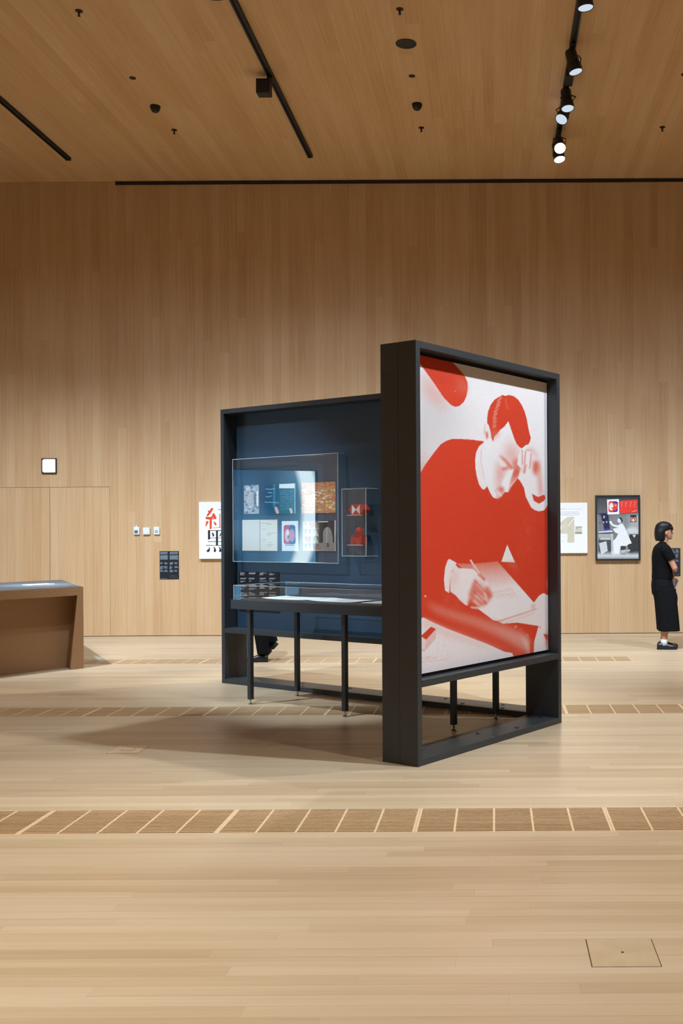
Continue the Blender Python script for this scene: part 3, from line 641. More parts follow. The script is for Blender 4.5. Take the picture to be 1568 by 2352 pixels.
    c.fn = fA; gm = boxblur(c.mask(c.P([(-400, 300), (420, 420), (560, 900), (400, 1060), (100, 1400), (-400, 1700)])), 60) * 0.12 * v[..., 0]
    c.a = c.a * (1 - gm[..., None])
    return c
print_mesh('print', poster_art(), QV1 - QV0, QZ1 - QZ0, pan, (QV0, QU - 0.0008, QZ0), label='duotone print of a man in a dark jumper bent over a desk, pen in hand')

# ------------------------------------------------------------------ blue panel frame
BW = BU1 - BU0; BR = 0.155                              # panel recess
bf = frame_thing('exhibit_stand', 'freestanding charcoal frame with a slate blue panel for wall cases', 'display panel', BW, uv(BU0, BV0), E1, E2)
box('back_panel', TK, BW - TK, BR, BR + 0.05, 0.546, PH - TK, M['panel'], bf)
bolts(bf, [(k, 0.06) for k in (0.45, 1.05, 1.6, 2.2, 2.9, 3.3)], TK); bolts(bf, [(k, 0.22) for k in (0.3, 0.9, 1.5, 2.0, 2.6, 3.2)], TK - 0.006)
VP = BV0 + BR                                           # panel face
def on_panel(u, z): return uv(u, VP - 0.0006, z)

# table with acrylic cover
TU0, TU1, TV0, TV1, TZ0, TZ1 = -2.9, -0.335, 1.045, 1.71, 0.827, 0.907
tt = thing('display_table', 'long charcoal steel table under a low clear acrylic cover', 'display table', uv(TU0, TV0), (E1, E2, UP))
TW, TD = TU1 - TU0, TV1 - TV0
box('table_top', 0, TW, 0, TD, TZ0, TZ1, M['frame'], tt, 0.002)
for u in (-2.705, -1.61, -0.522):
    for v in (1.092, 1.657):
        x, y = u - TU0, v - TV0
        l = box('leg', x - 0.02, x + 0.02, y - 0.02, y + 0.02, 0.045, TZ0, M['frame'], tt, 0.002)
        lathe('foot', [(0.02, 0), (0.02, 0.008), (0.008, 0.014), (0.008, 0.045)], M['steel'], l, 14).location = (x, y, 0)
box('deck', 0.03, TW - 0.03, 0.03, TD - 0.03, TZ1, TZ1 + 0.002, plain('dark_deck', (0.03, 0.033, 0.035, 1), 0.5), tt)
def acrylic_box(t, x0, x1, y0, y1, z0, z1, th=0.006, open_back=False, open_bottom=False, ed=0.004):
    """panes as slabs plus pale edge strips painting in the caught light"""
    P_ = lambda nm, *a: box(nm, *a, M['acr'], t)
    P_('pane', x0, x1, y0, y0 + th, z0, z1)
    if not open_back: P_('pane', x0, x1, y1 - th, y1, z0, z1)
    P_('pane', x0, x0 + th, y0 + th, y1 - (0 if open_back else th), z0, z1); P_('pane', x1 - th, x1, y0 + th, y1 - (0 if open_back else th), z0, z1)
    P_('pane', x0 + th, x1 - th, y0 + th, y1 - (0 if open_back else th), z1 - th, z1)
    if not open_bottom: P_('pane', x0 + th, x1 - th, y0 + th, y1 - (0 if open_back else th), z0, z0 + th)
    e = ed / 2
    L = []
    for z in ((z1,) if open_bottom else (z0, z1)):
        L += [(x0 - e, x1 + e, y0 - e, y0 + e, z - e, z + e), (x0 - e, x0 + e, y0 + e, y1, z - e, z + e), (x1 - e, x1 + e, y0 + e, y1, z - e, z + e)]
        if not open_back: L.append((x0 + e, x1 - e, y1 - e, y1 + e, z - e, z + e))
    L += [(x0 - e, x0 + e, y0 - e, y0 + e, z0 + e, z1 - e), (x1 - e, x1 + e, y0 - e, y0 + e, z0 + e, z1 - e)]
    if not open_back: L += [(x0 - e, x0 + e, y1 - e, y1 + e, z0 + e, z1 - e), (x1 - e, x1 + e, y1 - e, y1 + e, z0 + e, z1 - e)]
    for a in L: box('edge', *a, M['edge'], t)
cov = thing('acrylic_cover', None, None); cov.parent = tt
acrylic_box(cov, 0.02, TW - 0.02, 0.02, TD - 0.02, TZ1 + 0.0005, 1.032, open_bottom=True)
zt = TZ1 + 0.0025
def sheet(u0, u1, v0, v1, rot, lab, n=0, mat='paper', th=0.003):
    t = thing('paper_sheet', lab, 'paper', uv((u0 + u1) / 2, (v0 + v1) / 2, zt))
    t.matrix_world = t.matrix_world @ Matrix.Rotation(-math.atan2(-E1.y, E1.x) + rot, 4, 'Z') if False else Matrix.Translation(uv((u0 + u1) / 2, (v0 + v1) / 2, zt)) @ Matrix((E1, E2, UP)).transposed().to_4x4() @ Matrix.Rotation(rot, 4, 'Z')
    a, b = (u1 - u0) / 2, (v1 - v0) / 2
    bm = bmesh.new(); NX = 8
    rings = []
    for i in range(NX + 1):
        x = -a + 2 * a * i / NX; lift = 0.006 * (2 * i / NX - 1) ** 4 if n else 0
        rings.append([Vector((x, -b, lift)), Vector((x, b, lift)), Vector((x, b, lift + th)), Vector((x, -b, lift + th))])
    b_rings(bm, rings); link('leaf', to_mesh(bm, 'leaf'), M[mat], t)
    boxes('printed_lines', [(-a * 0.8, a * random.uniform(0.2, 0.8), y, y + 0.004, th + (0.0065 if n else 0), th + (0.0069 if n else 0.0004)) for y in np.arange(-b * 0.7, b * 0.75, 0.03)], plain('grey_ink', (0.25, 0.25, 0.25, 1), 0.7), t)['kind'] = 'stuff'
    return t
sheet(-2.72, -2.18, 1.25, 1.56, 0.04, 'white paper spread lying at the free end of the table', 1)
sheet(-2.14, -1.62, 1.23, 1.54, -0.02, 'white paper spread lying at the middle of the table', 1)
sheet(-1.58, -1.08, 1.26, 1.56, 0.01, 'white paper spread lying beside the poster end sheet')
sheet(-1.02, -0.5, 1.24, 1.54, -0.03, 'white paper spread lying at the poster end of the table', 1)
# ------------------------------------------------------------------ wall cases on the blue panel
LC = (-3.798, -2.4, 1.88, 1.206, 2.214)
t = thing('acrylic_case', 'wide clear acrylic case covering six prints on the blue panel', 'acrylic case', uv(LC[0], LC[2]), (E1, E2, UP))
acrylic_box(t, 0, LC[1] - LC[0], 0, VP - LC[2] - 0.001, LC[3], LC[4], open_back=True)
P1 = (525, 1030, 180 / 1568.0); P2 = (690, 1030, 190 / 1568.0)
def mounted(name, label, cat, u0, u1, z0, z1, th, bg, paint, res=420, mat=None, group=None):
    t = thing(name, label, cat, uv(u0, VP - th - 0.0005, 0), (E1, E2, UP), group)
    w_, h_ = u1 - u0, z1 - z0
    box('board', 0, w_, 0, th, z0, z1, mat or M['paper'], t)
    fo = uv(u0, VP - th - 0.0012, z0)
    c = Canvas(int(w_ * res), int(h_ * res), bg)
    c.f1 = plane_fn(fo, E1, E2, w_, h_, *P1); c.f2 = plane_fn(fo, E1, E2, w_, h_, *P2); c.fn = c.f1
    paint(c)
    print_mesh('print', c, w_, h_, t, (0, -0.0007, z0))
    return t
def a_gray(c):
    c.rect(-500, 0, 3000, 3000, (170, 175, 180))
    for k in range(60): c.ell((random.uniform(295, 600), random.uniform(735, 1320)), random.uniform(8, 38), random.uniform(8, 34), random.choice([(95, 105, 115), (215, 215, 215), (110, 120, 128), (190, 190, 192)]), 0.8, 1)
    c.poly([(400, 870), (490, 880), (520, 1000), (510, 1130), (420, 1140), (360, 1100), (380, 960)], (190, 185, 182), 0.9, 2); c.rect(555, 850, 585, 1150, (245, 248, 250), 0.9, 1); c.rect(500, 880, 545, 1130, (85, 95, 105), 0.7, 2)
    for k in range(30): c.ell((random.uniform(380, 520), random.uniform(880, 1140)), 8, 8, random.choice([(110, 110, 112), (215, 212, 210)]), 0.6, 1)
def a_teal(c):
    c.rect(600, 600, 1400, 1400, (22, 84, 104)); c.rect(600, 600, 1010, 1400, (16, 72, 100)); c.rect(890, 600, 930, 1170, (70, 140, 150), 0.7, 4)
    c.rect(1010, 700, 1328, 798, (240, 238, 234)); c.rect(1312, 700, 1340, 1400, (170, 200, 210), 0.9, 1)
    for y, x0, x1 in ((815, 735, 900), (885, 780, 840), (965, 735, 860), (1080, 715, 990)):
        x = x0
        while x < x1: k = random.uniform(14, 40); c.line((x, y + random.uniform(-12, 12)), (x + k, y + random.uniform(-12, 12)), 7, (210, 225, 228), 0.9); x += k * 0.8
    for r in range(14):
        x = 1030
        while x < 1290: k = random.uniform(20, 60); c.line((x, 850 + 29 * r + random.uniform(-10, 10)), (x + k, 842 + 29 * r + random.uniform(-10, 10)), 6, (190, 212, 216), random.uniform(0.2, 0.8)); x += k * 1.15
    c.poly([(915, 1170), (960, 1165), (1000, 1240), (1005, 1305), (960, 1308), (930, 1250)], (214, 178, 165), 1, 1); c.poly([(1205, 1200), (1255, 1190), (1280, 1260), (1275, 1305), (1235, 1300)], (205, 195, 190), 1, 1)
def a_brick(c):
    c.fn = c.f2; c.rect(-300, 500, 800, 1300, (186, 122, 84))
    for r in range(16):
        y = 645 + r * 24; c.line((-150, y + 8), (660, y), 5, (150, 84, 56), 0.7)
        for k in range(16): c.rect(-150 + 52 * k + (26 if r % 2 else 0), y, -150 + 52 * k + 46 + (26 if r % 2 else 0), y + 17, random.choice([(200, 120, 78), (214, 150, 104), (176, 92, 62), (205, 160, 110)]), 0.8)
    for k in range(130):
        y = random.uniform(780, 1220); c.ell((random.uniform(-140, 650), y), random.uniform(8, 40), random.uniform(6, 22), random.choice([(232, 226, 205), (214, 198, 158), (190, 160, 110), (224, 214, 186)]), 0.75, 1)
    c.ell((497, 1075), 30, 34, (226, 176, 52), 1, 2); c.rect(470, 1075, 525, 1115, (222, 172, 50), 1, 1); c.rect(530, 1165, 650, 1225, (196, 120, 66), 0.9, 2)
def a_book(c):
    c.rect(200, 1300, 1100, 2200, (228, 222, 208)); c.rect(612, 1400, 640, 2100, (188, 182, 166), 0.8, 2); c.rect(640, 1400, 1000, 2100, (232, 225, 205)); c.rect(640, 1415, 945, 1438, (180, 140, 135), 0.7, 1)
    for x0, x1, y in ((660, 800, 1490), (760, 860, 1510), (665, 750, 1612), (760, 960, 1690), (760, 850, 1725), (680, 740, 1822), (800, 850, 1875), (760, 895, 1918), (775, 860, 1948)): text_rows(c, x0, x1, y, 10, (150, 146, 132), 1, None, (0.9, 1.0), 0.8)
def a_card(c):
    c.rect(900, 1300, 1500, 2200, (238, 238, 240))
    c.poly([(1100, 1560), (1135, 1535), (1300, 1535), (1330, 1565), (1332, 1890), (1305, 1912), (1130, 1912), (1100, 1885)], (196, 40, 46), 1, 1); c.poly([(1215, 1535), (1300, 1535), (1330, 1565), (1332, 1890), (1305, 1912), (1215, 1912)], (40, 70, 140), 1, 1)
    c.ell((1175, 1740), 55, 130, (225, 190, 190), 0.95, 3); c.ell((1265, 1740), 58, 130, (216, 130, 140), 0.95, 3); c.ell((1180, 1700), 22, 60, (246, 244, 246), 0.95, 5); c.ell((1195, 1770), 22, 40, (70, 60, 90), 0.7, 5)
    text_rows(c, 1125, 1310, 1928, 14, (90, 80, 90), 1, None, (1.0, 1.0))
def a_bld(c):
    c.fn = c.f2; c.rect(-300, 1300, 800, 2100, (64, 60, 58)); c.rect(375, 1380, 520, 1790, (30, 26, 24)); c.rect(520, 1370, 640, 1790, (38, 36, 58)); c.rect(640, 1350, 680, 1960, (186, 180, 170)); c.rect(345, 1383, 520, 1400, (222, 216, 206))
    c.poly([(425, 1790), (420, 1600), (450, 1520), (500, 1490), (545, 1500), (580, 1560), (605, 1680), (610, 1790)], (140, 130, 124), 1, 1); c.poly([(480, 1790), (480, 1500), (510, 1495), (510, 1790)], (170, 165, 172), 0.8, 4)
    c.rect(335, 1785, 650, 1965, (132, 122, 116), 1, 1); c.rect(500, 1790, 535, 1865, (58, 54, 60), 1, 2)
    for k in range(70): c.ell((random.uniform(340, 640), random.uniform(1790, 1960)), 10, 7, random.choice([(110, 100, 96), (160, 152, 146)]), 0.5, 1)
    for k in range(14): c.line((425, 1530 + 18 * k), (600, 1530 + 18 * k), 5, (112, 102, 98), 0.5)
    c.rect(-300, 1300, 345, 2100, (120, 116, 112), 1)
    pal = [(196, 170, 150), (180, 140, 120), (226, 222, 214), (206, 202, 190), (188, 110, 100)]
    for r, (y, hh) in enumerate(((1515, 125), (1655, 125), (1790, 120), (1930, 125))):
        for k in range(4):
            x = 60 + 78 * k; c.poly([(x - 40, y), (x - 34, y - hh * 0.3), (x - 18, y - hh * 0.55), (x - 12, y - hh * 0.95), (x, y - hh), (x + 12, y - hh * 0.95), (x + 18, y - hh * 0.55), (x + 34, y - hh * 0.3), (x + 40, y)], pal[(k * 2 + r) % 5], 1, 1)
        c.rect(20, y, 345, y + 10, (226, 220, 208), 0.8)
mounted('photo_print', 'grey photograph mounted in the top row of the wide acrylic case', 'print', -3.746, -3.535, 1.675, 1.959, 0.006, (170, 175, 180), a_gray)
mounted('magazine_spread', 'teal chalkboard magazine spread with white handwriting and a pointing hand', 'magazine', -3.453, -3.037, 1.671, 1.958, 0.008, (22, 84, 104), a_teal)
mounted('brick_photo', 'orange brick wall photograph mounted in the wide acrylic case', 'print', -2.957, -2.526, 1.670, 1.960, 0.006, (186, 122, 84), a_brick)
mounted('open_book', 'open cream book with sparse grey type in the wide acrylic case', 'book', -3.764, -3.275, 1.311, 1.616, 0.014, (228, 222, 208), a_book)
mounted('apple_card', 'white card with a round red and blue figure in the wide acrylic case', 'card', -3.221, -3.003, 1.311, 1.599, 0.006, (238, 238, 240), a_card)
mounted('building_spread', 'magazine spread with rows of small stepped models beside a grey stone tower', 'magazine', -2.937, -2.522, 1.314, 1.600, 0.008, (120, 116, 112), a_bld)
def a_text(c):
    c.rect(-3000, -3000, 9000, 9000, (24, 27, 34)); c.fn = plane_fn(uv(-3.829, VP - 0.003, 0.709), E1, E2, 0.568, 0.393, 520, 1300, 360 / 1568.0)
    for x0 in (138, 226, 332, 428):
        for y0 in (62, 78, 120, 150, 205, 222, 262, 285, 312, 345, 372):
            for r in range(random.choice([1, 2, 2])): text_rows(c, x0, x0 + 80, y0 + 9 * r, 4.5, (205, 212, 218), 1, None, (0.3, 0.95))
mounted('caption_board', 'dark caption panel with four columns of white text low on the blue panel', 'caption board', -3.829, -3.261, 0.709, 1.102, 0.003, (24, 27, 34), a_text, 420, M['black'])

SCB = (-2.3, -2.015, 1.823, 1.275, 1.880)
t = thing('acrylic_box', 'small deep acrylic case with two shelves on the blue panel', 'acrylic case', uv(SCB[0], SCB[2]), (E1, E2, UP))
acrylic_box(t, 0, 0.285, 0, VP - SCB[2] - 0.001, SCB[3], SCB[4], open_back=True)
ZL, ZR = 1.645, 1.377
for z in (ZL, ZR):
    s = box('shelf', 0.05, 0.235, 0.012, VP - SCB[2] - 0.002, z - 0.006, z, M['acr'], t)
    box('shelf_edge', 0.05, 0.235, 0.0095, 0.0118, z - 0.006, z, M['edge'], s)
M['logo_red'] = plain('scarlet_paint', srgb(214, 44, 28), 0.45); M['logo_white'] = plain('white_paint', (0.85, 0.85, 0.85, 1), 0.45)
lg = thing('logo_block', 'red hexagonal block with two white triangles on the upper shelf', 'emblem', uv(-2.235, 1.842, ZL + 0.0003), (E1, E2, UP))
hw, hh, tip, dp = 0.047, 0.046, 0.038, 0.1
hexa = [(-hw - tip, hh), (-hw, 0), (hw, 0), (hw + tip, hh), (hw, 2 * hh), (-hw, 2 * hh)]
bm = bmesh.new(); b_rings(bm, [[Vector((0.085 + x, y, z)) for x, z in hexa] for y in (0, dp)]); link('body', to_mesh(bm, 'body'), M['logo_red'], lg)
for s in (-1, 1):
    bm = bmesh.new(); b_rings(bm, [[Vector((0.085 + x, y, z)) for x, z in ((s * hw, 0.002), (s * hw, 2 * hh - 0.002), (0, hh))] for y in (-0.0015, 0.0)]); link('white_triangle', to_mesh(bm, 'white_triangle'), M['logo_white'], lg)
M['model_red'] = plain('red_stone', srgb(176, 34, 34), 0.55, noise=0.15, scale=80)
rm = thing('red_building_model', 'small red stepped tower model on the lower shelf', 'model', uv(-2.232, 1.86, ZR + 0.0003), (E1, E2, UP))
box('base', 0, 0.128, 0, 0.085, 0, 0.062, M['model_red'], rm, 0.002); boxes('steps', [(0.004, 0.124, -0.006, 0.0, 0, 0.02), (0.0, 0.05, 0.004, 0.05, 0.062, 0.078), (0.098, 0.128, 0.01, 0.08, 0.062, 0.072), (0.03, 0.11, 0.012, 0.075, 0.062, 0.085)], M['model_red'], rm, 0.001)
bm = bmesh.new(); b_rings(bm, [ring((0.071, 0.042, z), a, b, 16, 5) for z, a, b in ((0.062, 0.037, 0.032), (0.12, 0.033, 0.028), (0.14, 0.027, 0.024), (0.152, 0.018, 0.017), (0.156, 0.008, 0.008))]); link('tower', to_mesh(bm, 'tower'), M['model_red'], rm)
for k in range(5): box('fin', 0.046 + k * 0.0115, 0.05 + k * 0.0115, 0.008, 0.02, 0.062, 0.128 - abs(k - 2) * 0.006, M['model_red'], rm)
box('doorway', 0.048, 0.058, -0.008, -0.0062, 0.0, 0.03, M['gap'], rm)

# ------------------------------------------------------------------ things on the back wall
def wall_thing(name, label, cat, x0, z0, group=None): return thing(name, label, cat, (x0, D - 0.0012, z0), None, group)
BK = Vector((0, -1, 0))
def wall_print(name, label, cat, x0, x1, z0, z1, th, bg, paint, zoom, res=300, frame=0.0, fmat=None, bmat=None):
    t = wall_thing(name, label, cat, x0, z0); w_, h_ = x1 - x0, z1 - z0; f = frame
    box('board', f, w_ - f, -th + (0.012 if f else 0), 0, f, h_ - f, bmat or M['paper'], t)
    yy = -th - 0.0008 + (0.012 if f else 0)
    c = Canvas(int((w_ - 2 * f) * res), int((h_ - 2 * f) * res), bg)
    c.fn = plane_fn((x0 + f, D + yy, z0 + f), Vector((1, 0, 0)), Vector((0, 1, 0)), w_ - 2 * f, h_ - 2 * f, *zoom); paint(c)
    print_mesh('print', c, w_ - 2 * f, h_ - 2 * f, t, (f, yy, f))
    if f:
        for a in ((0, f, 0, h_), (w_ - f, w_, 0, h_), (f, w_ - f, 0, f), (f, w_ - f, h_ - f, h_)): box('frame_bar', a[0], a[1], -th, 0, a[2], a[3], fmat or M['black'], t, 0.001)
    return t
ZT = (290, 1180, 230 / 1568.0)
def a_hong(c):
    R, K = (222, 74, 42), (26, 30, 32)
    c.rect(-2000, -2000, 5000, 5000, (240, 240, 240)); P = c.poly
    # upper character, left part
    P([(1335, -92), (1365, -80), (1330, -20), (1275, 45), (1255, 30), (1300, -40)], R); P([(1240, 52), (1330, 50), (1360, -5), (1385, 10), (1340, 80), (1290, 92), (1246, 84)], R)
    P([(1275, -50), (1300, -50), (1320, 5), (1300, 12)], R); P([(1350, 0), (1375, -10), (1412, 62), (1400, 92), (1375, 70), (1345, 55)], R); P([(1290, 78), (1400, 66), (1408, 80), (1290, 92)], R)
    P([(1306, 85), (1338, 82), (1338, 225), (1322, 243), (1304, 238)], R); P([(1255, 112), (1290, 122), (1272, 165), (1243, 208), (1244, 170)], R); P([(1362, 112), (1400, 140), (1415, 175), (1400, 186), (1380, 170)], R)
    # upper character, right part
    P([(1440, -70), (1560, -70), (1580, -90), (1610, -66), (1440, -58)], R); P([(1510, -60), (1545, -60), (1545, 212), (1510, 212)], R); P([(1355, 216), (1590, 208), (1600, 186), (1640, 212), (1360, 224)], R); P([(1456, 0), (1470, 0), (1470, 212), (1456, 212)], R)
    # lower character
    P([(1280, 258), (1312, 262), (1312, 395), (1290, 408), (1280, 400)], K); P([(1520, 262), (1556, 258), (1552, 400), (1522, 404)], K); c.rect(1280, 258, 1556, 268, K); c.rect(1300, 376, 1530, 383, K)
    P([(1338, 290), (1365, 305), (1378, 340), (1362, 362), (1350, 340)], K); P([(1485, 290), (1500, 300), (1470, 350), (1450, 358)], K); P([(1404, 262), (1434, 262), (1434, 495), (1404, 495)], K)
    c.rect(1278, 432, 1560, 440, K); P([(1245, 492), (1570, 492), (1585, 474), (1615, 500), (1245, 500)], K)
    P([(1298, 512), (1310, 548), (1305, 585), (1280, 602), (1258, 588), (1262, 568), (1290, 552)], K)
    for x in (1362, 1445, 1528): P([(x, 512), (x + 30, 535), (x + 44, 570), (x + 36, 597), (x + 12, 596), (x + 6, 580), (x + 16, 560)], K)
wall_print('character_poster', 'white poster with one red and one black Chinese character', 'poster', -4.244, -3.755, 1.113, 1.931, 0.055, (240, 240, 240), a_hong, ZT, 320)
def a_cap(c):
    c.rect(-9000, -9000, 9000, 9000, (28, 33, 38)); g = (150, 168, 180)
    for x0, x1 in ((533, 655), (680, 815)):
        text_rows(c, x0, x1, 598, 7, g, 4, 10, (0.85, 1.0), 0.9); text_rows(c, x0, x1, 652, 7, g, 7, 9.6, (0.9, 1.0), 0.9)
    for x0 in (535, 598, 680, 755):
        for y0 in (762, 822, 880): text_rows(c, x0, x0 + 60, y0, 7, g, random.choice([3, 4, 5]), 9.5, (0.4, 1.0), 0.9)
    text_rows(c, 680, 815, 960, 6, (80, 92, 104), 4, 11, (0.6, 1.0), 0.7); text_rows(c, 540, 650, 1010, 7, (120, 130, 140), 1, None, (0.9, 1.0))
wall_print('caption_board', 'dark caption board on the timber wall between the wall sensors and the character poster', 'caption board', -4.826, -4.552, 0.821, 1.225, 0.006, (28, 33, 38), a_cap, ZT, 420, bmat=M['black'])
def a_cap2(c):
    c.rect(-9000, -9000, 9000, 9000, (44, 46, 48)); c.fn = plane_fn((2.405, D - 0.007, 0.824), Vector((1, 0, 0)), Vector((0, 1, 0)), 0.271, 0.403, 1480, 1180, 88 / 1035.0)
    g = (150, 166, 176)
    for x0 in (520, 620, 725, 835):
        for y0, n in ((965, 6), (1090, 6), (1245, 3)): text_rows(c, x0, x0 + 95, y0, 11, g, n, 17, (0.5, 1.0), 0.9)
    text_rows(c, 870, 950, 1620, 8, (110, 116, 120), 3, 16, (0.6, 1.0), 0.7)
wall_print('caption_board', 'dark caption board on the timber wall behind the standing visitor', 'caption board', 2.405, 2.676, 0.824, 1.227, 0.006, (44, 46, 48), a_cap2, (1480, 1180, 88 / 1035.0), 420, bmat=M['black'])
ZD = (1280, 1120, 200 / 1568.0)
def a_four(c):
    c.rect(-2000, -2000, 4000, 4000, (244, 245, 243))
    for y, x1 in ((388, 438), (435, 405), (452, 405), (468, 405), (484, 405), (498, 410)): text_rows(c, -150, x1, y, 5, (178, 182, 184), 1, None, (0.95, 1.0))
    p = (212, 205, 180); c.poly([(180, 528), (302, 528), (302, 990), (178, 990), (178, 830), (-110, 830), (-110, 760)], p); c.poly([(180, 600), (180, 700), (60, 760), (-40, 760)], (244, 245, 243))
    c.line((300, 550), (190, 690), 14, (244, 245, 243)); c.poly([(70, 640), (165, 540), (180, 560), (180, 830), (70, 830)], (216, 210, 180), 0.9)
    for k in range(90): c.rect(*(lambda x, y: (x, y, x + random.uniform(6, 30), y + 5))(random.uniform(60, 280), random.uniform(540, 980)), (176, 168, 140), 0.35)
    c.rect(315, 700, 438, 835, (216, 212, 192)); c.rect(330, 706, 438, 718, (120, 118, 100), 0.8, 1); c.rect(312, 800, 438, 830, (140, 136, 116), 0.8, 1); c.line((335, 735), (370, 750), 9, (110, 108, 92), 0.8)
wall_print('four_poster', 'white poster with a numeral four torn from newsprint', 'poster', 0.775, 1.334, 1.165, 1.889, 0.05, (244, 245, 243), a_four, ZD, 300)
def a_collage(c):
    P, Rr, El, Ln = c.poly, c.rect, c.ell, c.line
    Rr(-3000, -3000, 5000, 5000, (122, 126, 126)); Rr(600, 100, 1600, 480, (74, 78, 78), 0.9, 26); El((780, 420), 160, 90, (100, 104, 104), 0.7, 20)
    Rr(690, 180, 1460, 215, (60, 62, 62)); Rr(1250, 480, 1460, 850, (178, 182, 180), 0.9, 22); Rr(950, 480, 1300, 700, (136, 140, 140), 0.8, 26)
    El((1340, 780), 120, 60, (214, 218, 216), 0.9, 12); P([(1300, 840), (1460, 840), (1460, 1140), (1290, 1180), (1250, 1000)], (54, 56, 56), 1, 3); Ln((1310, 830), (1450, 826), 10, (190, 194, 194)); P([(1345, 850), (1410, 850), (1378, 905)], (216, 218, 216))
    # desk
    Rr(695, 480, 740, 1260, (150, 154, 154), 0.8, 6); Rr(735, 800, 1000, 830, (60, 62, 62)); Rr(740, 830, 980, 900, (170, 174, 174)); Rr(770, 905, 955, 940, (200, 204, 204)); Rr(740, 940, 960, 1150, (70, 72, 72), 0.9, 4); P([(960, 820), (1000, 830), (1010, 1200), (970, 1180)], (190, 194, 194)); P([(740, 790), (980, 770), (1000, 800), (740, 815)], (214, 216, 214))
    # navy board
    P([(770, 465), (870, 460), (915, 490), (945, 750), (845, 775), (815, 620)], (38, 40, 78)); P([(840, 740), (945, 735), (948, 752), (846, 775)], (40, 62, 170)); El((838, 530), 16, 26, (200, 180, 186), 1, 2); El((830, 625), 13, 18, (196, 190, 196), 1, 2); El((885, 618), 16, 16, (190, 190, 200), 1, 2); Ln((730, 478), (780, 474), 12, (40, 42, 42)); Ln((740, 640), (810, 632), 9, (60, 62, 62)); El((830, 580), 40, 18, (22, 24, 44), 0.8, 3)
    # woman in white
    P([(1110, 660), (1160, 640), (1200, 690), (1250, 800), (1290, 900), (1335, 1000), (1310, 1010), (1285, 1015), (1240, 1050), (1140, 1050), (1125, 1100), (1120, 1200), (1010, 1200), (1000, 960), (1050, 910), (1090, 830), (1040, 810), (990, 740), (1090, 720), (1050, 710), (985, 690), (940, 640), (930, 605), (965, 600), (1000, 660), (1090, 680)], (234, 238, 236), 1, 1)
    P([(1085, 560), (1130, 545), (1145, 620), (1125, 640), (1095, 630), (1075, 600)], (226, 228, 226), 1, 1); P([(1100, 545), (1140, 535), (1170, 580), (1170, 620), (1150, 615), (1130, 570)], (42, 44, 42), 1, 1); Ln((1175, 630), (1290, 860), 9, (150, 154, 154), 0.8, 2)
    P([(1140, 1050), (1230, 1055), (1220, 1110), (1140, 1120)], (58, 60, 58), 1, 3); P([(1130, 1130), (1300, 1110), (1310, 1140), (1140, 1180)], (190, 194, 192), 1, 2); Ln((1240, 1050), (1235, 1200), 16, (150, 154, 152)); Ln((1150, 1190), (1240, 1200), 14, (40, 42, 42)); P([(1280, 1190), (1460, 1140), (1460, 1180), (1330, 1210)], (70, 72, 72), 0.8, 6)
    # portfolio and floor
    P([(740, 1000), (880, 965), (905, 1140), (780, 1215)], (206, 210, 208)); Ln((742, 1000), (782, 1218), 12, (70, 72, 72)); Ln((782, 1218), (905, 1145), 9, (60, 62, 62)); Rr(690, 1190, 1460, 1260, (224, 228, 226), 0.9, 14); P([(960, 1150), (1010, 1140), (1030, 1215), (980, 1200)], (216, 218, 218), 1, 3)
    # cards
    P([(890, 216), (1104, 208), (1112, 478), (902, 486)], (242, 242, 242)); P([(920, 262), (950, 246), (1060, 246), (1084, 268), (1084, 420), (1060, 440), (945, 444), (918, 425)], (226, 60, 44)); P([(1000, 246), (1060, 246), (1084, 268), (1084, 420), (1060, 440), (1000, 440), (1030, 345)], (62, 48, 140)); El((1035, 345), 46, 70, (230, 64, 50), 1, 1); El((968, 345), 40, 70, (240, 232, 236), 1, 2); El((1000, 370), 26, 14, (226, 60, 44), 1, 2); El((1045, 320), 16, 16, (244, 190, 190), 1, 3)
    P([(1114, 240), (1432, 220), (1440, 450), (1128, 470)], (236, 62, 48)); Ln((1128, 470), (1440, 450), 6, (90, 30, 30))
    for x in (1150, 1225, 1310, 1385): Ln((x + 12, 262), (x - 4, 350), 12, (250, 150, 136), 0.8, 2); Ln((x - 15, 275), (x + 25, 260), 7, (250, 160, 146), 0.8, 1)
    Ln((1330, 440), (1430, 408), 12, (252, 170, 158), 0.9, 1); El((1408, 292), 8, 8, (150, 40, 40))
    Rr(1308, 494, 1416, 620, (48, 42, 40)); El((1335, 570), 24, 42, (226, 140, 110), 1, 1); El((1390, 570), 24, 42, (226, 140, 110), 1, 1); El((1362, 585), 13, 32, (236, 236, 236), 1, 1); El((1340, 560), 8, 14, (70, 40, 36)); El((1385, 560), 8, 14, (70, 40, 36))
    c.mottle(0.02, 1)
wall_print('collage_picture', 'black framed grey photo collage with red and white cards on it', 'picture', 1.451, 2.093, 1.054, 1.993, 0.062, (122, 126, 126), a_collage, ZD, 330, 0.024)

# wall lamp above the hidden door
t = wall_thing('wall_lamp', 'lit square white lamp with dark rim above the concealed door', 'wall lamp', -6.514, 2.357)
for a in ((0, 0.212, 0, 0.012), (0, 0.212, 0.203, 0.215), (0, 0.012, 0.012, 0.203), (0.2, 0.212, 0.012, 0.203)): box('rim', a[0], a[1], -0.03, 0, a[2], a[3], M['black'], t)
bm = bmesh.new(); b_rings(bm, [ring((0.106, y, 0.1075), a, a, 24, 9, Vector((1, 0, 0)), Vector((0, 0, 1))) for y, a in ((0, 0.094), (-0.02, 0.094), (-0.028, 0.085))])
link('diffuser', to_mesh(bm, 'diffuser'), plain('lit_diffuser', (0.9, 0.9, 0.9, 1), 0.5, emit=(0.92, 1.0, 1.0, 1), estr=2.2), t)
def rbox(name, x0, x1, y0, y1, z0, z1, mat, t, b=0.006):
    o = box(name, x0, x1, y0, y1, z0, z1, mat, t, b); return o
